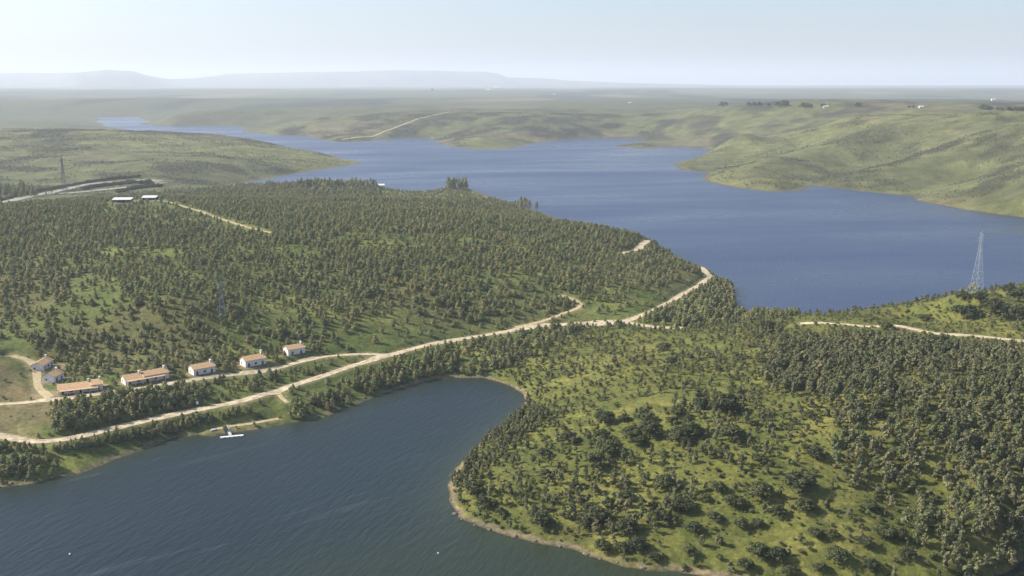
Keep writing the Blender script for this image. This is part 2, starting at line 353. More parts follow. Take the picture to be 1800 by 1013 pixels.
# ------------------------------------------------------------------ mesh helpers
def tag(o, label=None, cat=None, group=None, kind=None):
    for k, v in (('label', label), ('category', cat), ('group', group), ('kind', kind)):
        if v: o[k] = v
    return o
def link_mesh(name, me, parent=None):
    o = bpy.data.objects.new(name, me); COL.objects.link(o)
    if parent: o.parent = parent
    return o
def np_mesh(name, V, F, mats, mi=None, smooth=False):
    me = bpy.data.meshes.new(name); V = np.asarray(V, np.float32); F = np.asarray(F, np.int32); k = F.shape[1]
    me.vertices.add(len(V)); me.vertices.foreach_set('co', V.ravel())
    me.loops.add(F.size); me.loops.foreach_set('vertex_index', F.ravel())
    me.polygons.add(len(F)); me.polygons.foreach_set('loop_start', np.arange(len(F), dtype=np.int32)*k)
    me.polygons.foreach_set('loop_total', np.full(len(F), k, np.int32))
    for mt in mats: me.materials.append(mt)
    if mi is not None: me.polygons.foreach_set('material_index', np.asarray(mi, np.int32))
    me.polygons.foreach_set('use_smooth', np.full(len(F), smooth)); me.update(calc_edges=True); return me
class MB:
    def __init__(s): s.V = []; s.F = []
    def add(s, V, F):
        k = len(s.V); s.V += [tuple(v) for v in V]; s.F += [tuple(i+k for i in f) for f in F]; return s
    def box(s, a, b):
        x0,y0,z0 = a; x1,y1,z1 = b
        return s.add([(x0,y0,z0),(x1,y0,z0),(x1,y1,z0),(x0,y1,z0),(x0,y0,z1),(x1,y0,z1),(x1,y1,z1),(x0,y1,z1)],
            [(0,3,2,1),(4,5,6,7),(0,1,5,4),(1,2,6,5),(2,3,7,6),(3,0,4,7)])
    def bar(s, a, b, r0, r1=None, n=4):
        a = Vector(a); b = Vector(b); r1 = r0 if r1 is None else r1; d = (b-a).normalized()
        u = d.cross(Vector((0,0,1)) if abs(d.z) < 0.95 else Vector((1,0,0))).normalized(); v = d.cross(u); V = []
        for c, r in ((a, r0), (b, r1)):
            for i in range(n):
                t = 2*math.pi*(i+0.5)/n; V.append(c + u*(r*math.cos(t)) + v*(r*math.sin(t)))
        F = [(i, (i+1) % n, n+(i+1) % n, n+i) for i in range(n)] + [tuple(range(n-1,-1,-1)), tuple(range(n, 2*n))]
        return s.add(V, F)
    def build(s, name, mat, parent=None):
        me = bpy.data.meshes.new(name); me.from_pydata(s.V, [], s.F); me.materials.append(mat); me.update()
        return link_mesh(name, me, parent)
def empty(name, loc, rz=0.0):
    o = bpy.data.objects.new(name, None); COL.objects.link(o); o.location = loc; o.rotation_euler = (0, 0, rz); o.empty_display_size = 1; return o

# ------------------------------------------------------------------ house sites (front wall traced along the ground; pads levelled)
HOUSES = [ # front-left px, front-right px, depth, wall height, kind, label
 ((76,649),(94,640),7.5,3.3,'cottage','small white gabled cottage with an orange roof, uppermost of the two beside the brown field'),
 ((96,673),(113,666),7.5,3.4,'cottage','white gabled cottage with an orange roof, just above the long house at the junction'),
 ((103,698),(181,685),8.5,2.7,'terrace','long low white house, pinkish roof raised at its right end, at the track junction'),
 ((221,678),(297,666),8.0,3.0,'terrace','long white house with pale orange roof in two steps, right of the other long house'),
 ((341,663),(379,657),8.0,3.6,'cottage','single white house with bright orange roof, next after the two long houses'),
 ((432,649),(468,643),8.0,3.8,'cottage','white house with a tall white chimney at the right end of its ochre roof'),
 ((507,629),(537,622),7.5,3.6,'cottage','single white house with dull ochre roof, furthest right of the lane houses'),
]
house_sites = []
for a, b, dep, wh, kind, lab in HOUSES:
    A_ = hit(*a); B_ = hit(*b); v = B_-A_; L_ = np.linalg.norm(v); t = v/L_; nrm = np.array((-t[1], t[0]))
    if nrm[1] < 0: nrm = -nrm
    zs = [float(ground(*(A_+t*s+nrm*q))) for s in (0, L_/2, L_) for q in (0, dep)]; z = float(np.mean(zs))+0.2
    line = np.array([A_+t*s+nrm*(dep/2) for s in np.arange(0, L_+1, 1.5)])
    carve(line, np.full(len(line), z), dep/2+2.0, 6.0)
    house_sites.append((A_, t, nrm, L_, dep, wh, kind, lab, z))
SHEDS = [((198,358),(229,356),'low white roofed shed on the wooded hilltop, left one'),
         ((249,354),(273,352),'low white roofed shed on the wooded hilltop, right one, at the summit track')]
shed_sites = []
for a, b, lab in SHEDS:
    A_ = hit(*a); B_ = hit(*b); mid = (A_+B_)/2; L_ = (b[0]-a[0])*np.linalg.norm(mid)/FPX; t = np.array((1.0, 0.05)); t /= np.linalg.norm(t)
    A_ = mid-t*L_/2; z = float(ground(*mid))+0.3; line = np.array([A_+t*s+np.array((0, 5)) for s in np.arange(0, L_+1, 3)]); carve(line, np.full(len(line), z), 9, 10)
    shed_sites.append((A_, t, L_, z, lab))
# ------------------------------------------------------------------ terrain mesh with its cover colours
def in_poly(P, px, py):
    ins = np.zeros(np.shape(px), bool); n = len(P)
    for i in range(n):
        ax, ay = P[i]; bx, by = P[(i+1) % n]
        if ay == by: continue
        ins ^= ((ay > py) != (by > py)) & (px < (bx-ax)*(py-ay)/(by-ay)+ax)
    return ins
RH = [(862,668),(900,622),(1000,586),(1040,574),(1110,580),(1200,581),(1300,566),(1400,556),(1800,500),(2600,420),(2600,1500),(600,1500),(770,900),(790,820),(900,722)]
RE = [(2600,603),(1800,606),(1600,592),(1430,585),(1370,600),(1380,650),(1400,700),(1470,760),(1540,850),(1600,915),(1640,960),(1660,1013),(1700,1500),(2600,1500)]
FIELD1 = [(-400,590),(40,598),(62,620),(74,640),(64,660),(70,690),(80,702),(-400,718)]
FIELD2 = [(-400,722),(90,712),(112,735),(85,766),(-400,762)]
def cover():
    x, y, z = GX, GY, GZ; D = np.hypot(x, y); px, py = project(x, y, z)
    n1 = fbm(x, y, 40, 4, 1); n2 = fbm(x, y, 120, 4, 3); n3 = fbm(x, y, 12, 3, 5)
    def c(a): return np.array(a, float)
    def mix(A, B, t): return A*(1-t[..., None])+B*t[..., None]
    base = np.zeros(x.shape+(3,)) + c((0.090,0.110,0.034))
    base = mix(base, c((0.150,0.165,0.048)), sstep(0.0, 0.45, n1))
    base = mix(base, c((0.125,0.105,0.055)), sstep(0.05, 0.5, n2)*0.55)
    rh = in_poly(RH, px, py) & (D < 1000)
    g = mix(np.zeros(x.shape+(3,))+c((0.108,0.115,0.032)), c((0.155,0.152,0.045)), sstep(-0.1, 0.4, n1))
    g = mix(g, c((0.105,0.085,0.042)), sstep(0.1, 0.5, n2)*0.5); g = mix(g, c((0.055,0.068,0.020)), sstep(0.05, 0.5, n3)*0.6)
    base = np.where(rh[..., None], g, base)
    for P in (FIELD1, FIELD2):
        k = in_poly(P, px, py) & (D < 800)
        f = mix(np.zeros(x.shape+(3,))+c((0.140,0.120,0.062)), c((0.105,0.125,0.040)), sstep(-0.1, 0.35, n1+0.3*n3))
        base = np.where(k[..., None], f, base)
    # scrubland further off
    fb = mix(np.zeros(x.shape+(3,))+c((0.105,0.112,0.052)), c((0.128,0.112,0.066)), sstep(-0.05, 0.4, fbm(x, y, 300, 5, 2)))
    fb = mix(fb, c((0.045,0.046,0.032)), sstep(-0.12, 0.35, fbm(x, y, 90, 5, 4))*0.85)
    fb = mix(fb, c((0.145,0.150,0.064)), sstep(0.1, 0.5, fbm(x, y, 800, 4, 6))*0.7)
    fb = fb*(1+0.45*fbm(x, y, 28, 3, 5))[..., None]
    pl = mix(np.zeros(x.shape+(3,))+c((0.080,0.088,0.045)), c((0.16,0.135,0.085)), sstep(0.0, 0.5, fbm(x, y*0.5, 900, 5, 1)))
    pl = mix(pl, c((0.035,0.042,0.030)), sstep(0.05, 0.4, fbm(x, y*0.4, 500, 5, 3)))
    fb = mix(fb, pl, sstep(3600, 5500, D))
    behind = (sstep(1350, 1750, D)*((px < 420) | (D > 1900) | (px > 1100)))
    base = mix(base, fb, behind)
    # bare shore below the high-water mark
    edge = np.where(D < 1500, 1.3, 0.7)*(1+0.7*fbm(x, y, 25, 3, 2))
    sh = (1-sstep(edge*0.6, edge, z))*(z > -3)
    sh = sh*np.where(D < 1500, 0.15+0.75*sstep(-0.1, 0.35, fbm(x, y, 50, 3, 6)+0.35*rh), 0.45)
    base = mix(base, c((0.19,0.15,0.10)), sh)
    base = mix(base, c((0.08,0.07,0.048)), (z < 0.25)*0.7)
    dr = np.full(x.shape, 99.0); s = (D < 1100) & (D > 300) & (np.abs(AZ) < 0.62); dr[s] = dist_roads(x[s], y[s])
    base = mix(base, c((0.21,0.17,0.10)), (1-sstep(0.3, 3.5, dr+1.5*n3))*0.8)
    for A_, t, nrm, L_, dep, wh, kind, lab, zz in house_sites:
        q = A_+t*L_/2+nrm*dep/2; a = (x-q[0])*t[0]+(y-q[1])*t[1]; b = (x-q[0])*nrm[0]+(y-q[1])*nrm[1]
        k = (1-sstep(1, 5, np.abs(a)-L_/2+2*n3))*(1-sstep(0, 4, np.abs(b)-dep/2+2*n3)); base = mix(base, c((0.23,0.18,0.11)), k)
    return np.clip(base, 0.01, 1)
cov = cover()
idx = np.arange(nR*nA).reshape(nR, nA)
F = np.stack([idx[:-1,:-1], idx[:-1,1:], idx[1:,1:], idx[1:,:-1]], -1).reshape(-1, 4)[:, ::-1]
V = np.stack([GX, GY, GZ], -1).reshape(-1, 3)
me = np_mesh('terrain', V, F, [M_ground], smooth=True)
ca = me.color_attributes.new('cover', 'FLOAT_COLOR', 'POINT')
ca.data.foreach_set('color', np.concatenate([cov.reshape(-1, 3), np.ones((nR*nA, 1))], 1).astype(np.float32).ravel())
tag(link_mesh('terrain', me), 'green and scrubby hills around the reservoir', kind='structure')

# water: one sheet, tinted by its depth and by the silt of the cove
waz = np.radians(np.arange(-180, 180.1, 1.0)); waz = np.radians(np.unique(np.round(np.concatenate([np.arange(-180, 180.1, 1.0), np.arange(-330, 330, 3)/10]), 3)))
wr = np.array([1, 100, 200, 300] + list(330*1.012**np.arange(0, 440))); wr = wr[wr < 62000]
WA, WR = np.meshgrid(waz, wr); WX = WR*np.sin(WA); WY = WR*np.cos(WA); zt = ground(WX, WY)
cs = np.clip(poly_sd(cove, WX, WY)/60+1, 0, 1); cs = np.where((WR < 800) & (poly_sd(lake, WX, WY) < 0), cs, 0)
LAKE_C = np.array((0.027,0.045,0.096)); COVE_C = np.array((0.011,0.021,0.025)); SHAL = np.array((0.040,0.052,0.026))
wc = LAKE_C*(1-cs[..., None])+COVE_C*cs[..., None]
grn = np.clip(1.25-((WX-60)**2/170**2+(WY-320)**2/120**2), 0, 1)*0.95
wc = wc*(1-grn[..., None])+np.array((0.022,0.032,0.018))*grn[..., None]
shal = np.exp(np.clip(zt, -10, 0)/1.2)[..., None]*0.6; wc = wc*(1-shal)+SHAL*shal
iw = np.arange(len(wr)*len(waz)).reshape(len(wr), len(waz))
F = np.stack([iw[:-1,:-1], iw[:-1,1:], iw[1:,1:], iw[1:,:-1]], -1).reshape(-1, 4)[:, ::-1]
me = np_mesh('water', np.stack([WX, WY, np.zeros_like(WX)], -1).reshape(-1, 3), F, [M_water], smooth=True)
ca = me.color_attributes.new('tint', 'FLOAT_COLOR', 'POINT')
alpha = 0.10 + 0.90*cs
ca.data.foreach_set('color', np.concatenate([wc.reshape(-1, 3), alpha.reshape(-1, 1)], 1).astype(np.float32).ravel())
tag(link_mesh('water', me), 'reservoir water, deep blue beyond and slate grey in the cove', kind='structure')

# roads laid on their beds
for name, (L, z, width, mat) in road_line.items():
    T = np.gradient(L, axis=0); T /= np.linalg.norm(T, axis=1)[:, None]; N = np.stack([-T[:,1], T[:,0]], 1)
    s = np.arange(len(L)); wob = 1+0.38*fbm(L[:,0], L[:,1], 16, 4, 1)
    if name == 'dirt_road': wob = wob*(1+1.1*np.exp(-((s-len(L)+6)/9.0)**2))
    lift = 0.16 if np.linalg.norm(L.mean(0)) < 1400 else 0.6
    V = []; K = 7
    for j in range(K):
        q = L + N*((j/(K-1)-0.5)*width*wob)[:, None]
        V.append(np.column_stack([q, ground(q[:,0], q[:,1])+lift+0.05*(1-abs(j/(K-1)-0.5)*2)]))
    V = np.stack(V, 1).reshape(-1, 3); ii = np.arange(len(L)*K).reshape(len(L), K)
    F = np.stack([ii[:-1,:-1], ii[:-1,1:], ii[1:,1:], ii[1:,:-1]], -1).reshape(-1, 4)
    me = np_mesh(name, V, F, [{'road': M_road, 'track': M_track, 'pale': M_pale}[mat]], smooth=True)
    tag(link_mesh(name, me), kind='structure')

# ------------------------------------------------------------------ trees: prototypes
def leaves(lobes, per, size, seed, flat=1.0):
    """many leaf clumps as small quads spread through the volume of the lobes"""
    g = np.random.default_rng(seed); V = []; F = []
    for (c, rad) in lobes:
        c = np.array(c); rad = np.array(rad)
        k = max(6, int(per*float(np.mean(rad))**2))
        d = g.normal(size=(k, 3)); d /= np.linalg.norm(d, axis=1)[:, None]; d[:,2] = np.where(d[:,2] < -0.4, -d[:,2], d[:,2])
        q = c + d*rad*(g.uniform(0.62, 1.08, (k, 1)))
        nn = d + g.normal(size=(k, 3))*0.45; nn /= np.linalg.norm(nn, axis=1)[:, None]
        u = np.cross(nn, g.normal(size=(k, 3))); u /= np.linalg.norm(u, axis=1)[:, None]; v = np.cross(nn, u)
        s = size*g.uniform(0.6, 1.3, (k, 1)); s2 = s*g.uniform(0.5, 1.0, (k, 1))
        b = len(V)*0
        base = sum(len(a) for a in V)
        V.append(np.stack([q-u*s-v*s2*0.6, q+u*s*0.8-v*s2, q+u*s+v*s2*0.7, q-u*s*0.7+v*s2], 1).reshape(-1, 3))
        F.append(np.arange(k*4).reshape(k, 4)+base)
    return np.concatenate(V), np.concatenate(F)
def trunk(parts):
    mb = MB()
    for a, b, r0, r1 in parts: mb.bar(a, b, r0, r1, 6)
    V = np.array([tuple(v) for v in mb.V]); F = [f for f in mb.F if len(f) == 4]; return V, np.array(F)
PROTO = {}   # kind -> list of (trunk mesh, crown mesh, joined mesh)
def proto(kind, lobes, tparts, mat, per, size, seed):
    V, F = leaves(lobes, per, size, seed); TV, TF = trunk(tparts)
    cm = np_mesh('crown', V, F, [mat]); tm = np_mesh('trunk', TV, TF, [M_bark])
    jm = np_mesh(kind, np.concatenate([TV, V]), np.concatenate([TF, F+len(TV)]), [M_bark, mat], np.concatenate([np.zeros(len(TF)), np.ones(len(F))]))
    PROTO.setdefault(kind, []).append((tm, cm, jm))
for i in range(6):   # unit height trees; scaled when placed
    g = random.Random(100+i); lobes = []; tp = [((0,0,-0.06), (0.01,0.0,0.85), 0.022, 0.006)]
    lean = g.uniform(-0.03, 0.03)
    for k in range(13):
        h = 0.24+0.70*(k/12); rad = 0.19*(1-0.62*max(0, (h-0.45)/0.55)**1.3)*(0.55+0.45*min(1, (h-0.1)/0.3)); a = g.uniform(0, 6.28); off = rad*g.uniform(0.3, 1.0)
        c = (math.cos(a)*off+lean*h, math.sin(a)*off, h); s = rad*g.uniform(0.45, 0.8); lobes.append((c, (s, s, s*1.25)))
        tp.append(((lean*h*0.8, 0, h-0.10), c, 0.008, 0.003))
    proto('eucalyptus_tree', lobes, tp, M_euc, 2600, 0.040, 10+i)
for i in range(6):
    g = random.Random(200+i); lobes = []; tp = [((0,0,-0.06), (0,0,0.82), 0.028, 0.008)]
    for k in range(12):
        h = 0.20+0.70*(k/11); rad = 0.26*(1-0.75*((h-0.2)/0.75)**1.2); a = k*2.4+g.uniform(-0.5, 0.5); off = rad*g.uniform(0.35, 0.85)
        c = (math.cos(a)*off, math.sin(a)*off, h); s = rad*g.uniform(0.5, 0.75)+0.03; lobes.append((c, (s, s, s*0.85)))
        tp.append(((0, 0, h-0.05), c, 0.009, 0.003))
    proto('pine_tree', lobes, tp, M_pine, 2000, 0.046, 30+i)
for i in range(6):   # unit width
    g = random.Random(300+i); lobes = [((0,0,0.30), (0.30,0.30,0.24))]; tp = [((0,0,-0.08), (0,0,0.22), 0.05, 0.035)]
    for k in range(13):
        a = k*2.4; rr_ = 0.36*math.sqrt((k+0.6)/13)*g.uniform(0.8, 1.15); h = 0.15+0.44*(1-(rr_/0.42)**2)*g.uniform(0.6, 1.1)
        c = (math.cos(a)*rr_, math.sin(a)*rr_, h); s = g.uniform(0.12, 0.19); lobes.append((c, (s, s, s*0.85))); tp.append(((0, 0, 0.18), c, 0.022, 0.006))
    proto('oak_tree', lobes, tp, M_oak, 3300, 0.034, 50+i)
for i in range(5):
    g = random.Random(400+i); lobes = []; tp = [((0,0,-0.1), (0,0,0.2), 0.03, 0.02)]
    for k in range(7):
        a = k*2.4+g.random(); rr_ = 0.27*math.sqrt((k+0.3)/7); h = 0.22+0.22*(1-(rr_/0.35)**2)*g.uniform(0.5, 1.2)
        c = (math.cos(a)*rr_, math.sin(a)*rr_, h); s = g.uniform(0.15, 0.23); lobes.append((c, (s, s, s*0.9))); tp.append(((0,0,0.05), c, 0.012, 0.004))
    proto('shrub', lobes, tp, M_shrub, 1500, 0.055, 70+i)

# ------------------------------------------------------------------ trees: where they stand
def scatter(cell, D0_, D1_):
    x = np.arange(-1300, 1300, cell); y = np.arange(250, 2100, cell); X, Y = np.meshgrid(x, y)
    X = X+rng.uniform(-0.48, 0.48, X.shape)*cell; Y = Y+rng.uniform(-0.48, 0.48, Y.shape)*cell; X = X.ravel(); Y = Y.ravel()
    D = np.hypot(X, Y); k = (D > D0_) & (D < D1_) & (np.abs(np.arctan2(X, Y)) < R(31)); X = X[k]; Y = Y[k]
    Z = ground(X, Y); k = Z > 0.7; X, Y, Z = X[k], Y[k], Z[k]; px, py = project(X, Y, Z); k = py < 1120
    return X[k], Y[k], Z[k], px[k], py[k]
CLEAR = [ # polygon, density left
 ([(668,300),(782,300),(782,354),(668,350)], 0.55), ([(828,300),(900,310),(900,356),(828,354)], 0.55),
 ([(330,722),(500,686),(640,638),(760,608),(840,598),(800,630),(700,672),(560,726),(480,738),(380,752)], 0.30),
 ([(330,680),(470,655),(560,632),(640,626),(560,655),(430,695),(350,715)], 0.22),
 ([(285,350),(330,360),(380,378),(440,395),(480,407),(475,420),(430,409),(370,394),(320,377),(285,364)], 0.10),
 ([(130,360),(300,362),(360,385),(330,400),(200,385)], 0.45),
 ([(575,575),(640,560),(760,562),(860,572),(900,578),(820,592),(700,618),(640,625),(600,605)], 0.16),
 ([(1040,530),(1110,535),(1150,545),(1110,562),(1040,566),(980,568),(1020,548)], 0.08),
 ([(1180,495),(1225,490),(1238,495),(1205,515),(1170,525)], 0.06),
 ([(130,480),(200,488),(230,528),(170,535),(120,520)], 0.30), ([(250,440),(320,435),(340,480),(290,495),(255,470)], 0.30),
 ([(560,418),(680,410),(740,428),(640,440)], 0.30), ([(0,540),(120,530),(260,550),(300,580),(180,590),(60,595),(0,592)], 0.35),
 ([(60,785),(200,778),(300,768),(240,792),(140,826),(80,812)], 0.10), ([(330,762),(480,728),(492,740),(420,752),(370,760)], 0.02),
 ([(230,770),(300,758),(420,728),(380,745),(300,765)], 0.3),
 ([(190,352),(300,350),(300,368),(190,366)], 0.12), ([(560,350),(720,345),(820,350),(700,362),(560,360)], 0.4),
 ([(0,300),(420,300),(420,328),(300,340),(0,362)], 0.0),
]
def tree_density(X, Y, px, py):
    D = np.hypot(X, Y); n1 = fbm(X, Y, 55, 4, 4); n2 = fbm(X, Y, 160, 3, 2)
    rh = in_poly(RH, px, py) & (D < 1000); re = in_poly(RE, px+70*fbm(X, Y, 35, 3, 1)+50*(rng.random(X.shape)-0.5), py) & (D < 700)
    d = 0.80-0.48*sstep(0.10, 0.42, n1)-0.15*sstep(0.1, 0.5, n2)
    for P, v in CLEAR: d = np.where(in_poly(P, px, py) & ~rh, np.minimum(d, v*(1+n1)), d)
    for P, v in ((FIELD1, 0.0), (FIELD2, 0.015)): d = np.where(in_poly(P, px, py), v, d)
    return d, rh, re, n1, n2
LOWBELT = [(1380,555),(1560,560),(1700,575),(1850,590),(1850,626),(1700,614),(1560,602),(1380,596)]
def near_house(X, Y):
    k = np.zeros(X.shape, bool)
    for A_, t, nrm, L_, dep, wh, kind, lab, zz in house_sites:
        q = A_+t*L_/2+nrm*dep/2; a = np.abs((X-q[0])*t[0]+(Y-q[1])*t[1])-L_/2; b = (X-q[0])*nrm[0]+(Y-q[1])*nrm[1]
        k |= (a < 3) & (b > -dep/2-9) & (b < dep/2+3)
    for A_, t, L_, z, lab in shed_sites:
        k |= (X > A_[0]-4) & (X < A_[0]+L_+4) & (Y > A_[1]-25) & (Y < A_[1]+14)
    return k
TREES = {'eucalyptus_tree': [], 'pine_tree': [], 'oak_tree': [], 'shrub': []}   # rows: x, y, z, sx, sz, rot, proto
def put(kind, X, Y, Z, sx, sz):
    n_ = len(X)
    if n_: TREES[kind].append(np.column_stack([X, Y, Z, sx, sz, rng.uniform(0, 6.283, n_), rng.integers(0, len(PROTO[kind]), n_)]))
# oaks traced one by one: base px, py, crown width in px
OAKS = [(955,803,28),(1000,778,32),(1070,798,48),(1047,822,40),(1110,772,36),(1142,768,46),(1133,742,35),(1123,784,30),(1190,736,35),(1192,776,42),(1063,744,35),
 (1097,740,22),(1060,772,28),(960,838,22),(832,868,36),(852,890,30),(952,926,40),(1050,916,46),(1032,925,36),(1100,938,40),(1060,968,32),(1093,968,30),(1120,967,36),(1163,914,35),
 (1192,897,40),(1147,895,20),(1100,876,28),(1167,856,35),(1230,720,28),(1275,726,48),(1258,722,28),(1213,767,40),(1287,774,42),(1323,748,20),(1337,813,24),(1433,807,32),(1337,874,48),
 (1403,864,56),(1262,864,28),(1290,890,36),(1367,906,30),(1413,897,35),(1303,930,28),(1332,926,22),(1207,897,30),(1220,934,30),(1255,914,28),(1333,980,40),(1367,985,35),
 (1472,985,38),(1433,944,26),(1463,944,20),(1520,960,28),(1553,944,35),(1597,982,28),(1528,897,30),(1583,947,28),(1213,977,25),(1387,1007,28),(1533,1000,30),(1537,712,25),
 (1697,560,42),(1747,552,42),(1722,532,26),(1693,527,22),(1347,582,30),(1382,604,26),(1790,530,35),(1790,563,36),(1527,594,28),(1557,580,26),(1650,612,40),(1668,628,34),
 (1623,565,22),(1773,515,22),(1167,617,26),(1110,762,26),(1205,780,26),(1180,745,22),(1540,735,30),(1180,640,20),(1240,880,22),(1490,770,26),(1425,735,22),(1310,1000,28),(1440,1005,26),(1150,985,22),(880,905,20),(1010,860,20),(1340,640,22),(1270,800,24)]
P = np.array([hit(a, b) for a, b, c in OAKS]); z = ground(P[:,0], P[:,1]); dd = np.sqrt(P[:,0]**2+P[:,1]**2+(CAM_H-z)**2)
ow = np.array([c for a, b, c in OAKS])*dd/FPX; put('oak_tree', P[:,0], P[:,1], z-0.1, ow*1.25, ow*rng.uniform(0.80, 1.0, len(ow)))
OAKP = P; OAKW = ow
def near_oak(X, Y, f=0.5):
    k = np.zeros(X.shape, bool)
    for (a, b), w_ in zip(OAKP, OAKW): k |= (X-a)**2+(Y-b)**2 < (w_*f+0.4)**2
    return k
# pines of the left hill and isthmus, eucalyptus of the right hill
X, Y, Z, px, py = scatter(4.5, 330, 1950)
d, rh, re, n1, n2 = tree_density(X, Y, px, py); u = rng.random(len(X)); ok = (dist_roads(X, Y) > np.where(in_poly([(1380,540),(1850,560),(1850,640),(1600,615),(1380,600)], px, py), 3.5, 1.6)) & ~near_house(X, Y) & ~near_oak(X, Y)
DR = dist_roads(X, Y); D = np.hypot(X, Y); thin = np.clip(1.15-D/5000, 0.6, 1)
k = ok & ~rh & (u < d*thin) & (D < 1900) & ((px < 1100) | (D < 1250))
hs = rng.uniform(3.0, 6.8, k.sum())*(1+0.25*sstep(1300, 1700, D[k]))*np.clip(0.35+DR[k]/10, 0, 1)*np.where((px[k] > 668) & (px[k] < 905) & (py[k] < 352), 0.55, 1); put('pine_tree', X[k], Y[k], Z[k]-0.1, hs*rng.uniform(0.9, 1.4, k.sum()), hs*0.93)
k = ok & re & (u < 0.92-0.5*sstep(0.12, 0.40, n1))
hs = rng.uniform(5.0, 9.0, k.sum()); hs = np.where(in_poly(LOWBELT, px[k], py[k]), hs*0.42, hs); put('eucalyptus_tree', X[k], Y[k], Z[k]-0.1, hs*rng.uniform(0.95, 1.4, k.sum()), hs)
up = (py < 770); crest = (py < 570) & (px > 1380)
k = ok & rh & ~re & (u < np.where(crest, 0.16, 1)) & (u < np.where(up, 0.38+0.5*n1+0.25*sstep(1050, 930, px), 0.42+0.7*np.clip(n2, -0.3, 1)+0.3*sstep(930, 860, px)))
hs = rng.uniform(2.2, 5.4, k.sum()); hs = np.where(in_poly(LOWBELT, px[k], py[k]), hs*0.5, hs); put('eucalyptus_tree', X[k], Y[k], Z[k]-0.1, hs*rng.uniform(1.0, 1.5, k.sum()), hs)
X, Y, Z, px, py = scatter(5.4, 330, 700)
d, rh, re, n1, n2 = tree_density(X, Y, px, py); k = re & (rng.random(len(X)) < 0.42) & (dist_roads(X, Y) > 6) & ~near_oak(X, Y)
hs = rng.uniform(4.0, 8.0, k.sum()); hs = np.where(in_poly(LOWBELT, px[k], py[k]), hs*0.45, hs); put('eucalyptus_tree', X[k], Y[k], Z[k]-0.1, hs*rng.uniform(0.9, 1.4, k.sum()), hs)
# shrubs
X, Y, Z, px, py = scatter(3.7, 330, 1250)
d, rh, re, n1, n2 = tree_density(X, Y, px, py); u = rng.random(len(X)); ok = (dist_roads(X, Y) > 0.8) & ~near_house(X, Y) & ~near_oak(X, Y)
k = ok & rh & ~re & (u < 0.42+0.5*n1); sw = rng.uniform(1.1, 3.8, k.sum()); put('shrub', X[k], Y[k], Z[k]-0.05, sw, sw*rng.uniform(0.8, 1.2, k.sum()))
k = ok & re & (u < 0.22); sw = rng.uniform(1.2, 3.0, k.sum()); put('shrub', X[k], Y[k], Z[k]-0.05, sw, sw)
k = ok & ~rh & (u < np.where(d < 0.02, 0.03, 0.16+0.2*n1)); sw = rng.uniform(1.2, 3.0, k.sum()); put('shrub', X[k], Y[k], Z[k]-0.05, sw, sw)
X, Y, Z, px, py = scatter(2.6, 330, 680); rh = in_poly(RH, px, py); k = rh & (rng.random(len(X)) < 0.30+0.7*fbm(X, Y, 22, 3, 6)) & (dist_roads(X, Y) > 0.8) & ~near_oak(X, Y, 0.4)
sw = rng.uniform(0.5, 1.5, k.sum()); put('shrub', X[k], Y[k], Z[k]-0.03, sw, sw*rng.uniform(0.7, 1.1, k.sum()))
# taller trees on the two points beyond the hill, the rows at the terraces and the left grove
def traced(kind, pts, ratio=0.8):
    P = np.array([hit(a, b) for a, b, c in pts]); z = ground(P[:,0], P[:,1]); h = np.array([c for a, b, c in pts])*np.hypot(P[:,0], P[:,1])/FPX
    put(kind, P[:,0], P[:,1], z-0.2, h*ratio*rng.uniform(0.85, 1.15, len(h)), h)
g = random.Random(5)
traced('pine_tree', [(g.uniform(787, 820), g.uniform(327, 333), g.uniform(15, 20)) for _ in range(26)])
traced('pine_tree', [(x_, g.uniform(327, 333)-max(0, (560-x_))*0.0, g.uniform(11, 18) if x_ > 520 else g.uniform(8, 12)) for x_ in np.linspace(470, 662, 90)])
traced('pine_tree', [(g.uniform(905, 945), g.uniform(358, 366), g.uniform(10, 15)) for _ in range(14)])
traced('pine_tree', [(g.uniform(-60, 62), g.uniform(335, 350), g.uniform(12, 20)) for _ in range(50)])
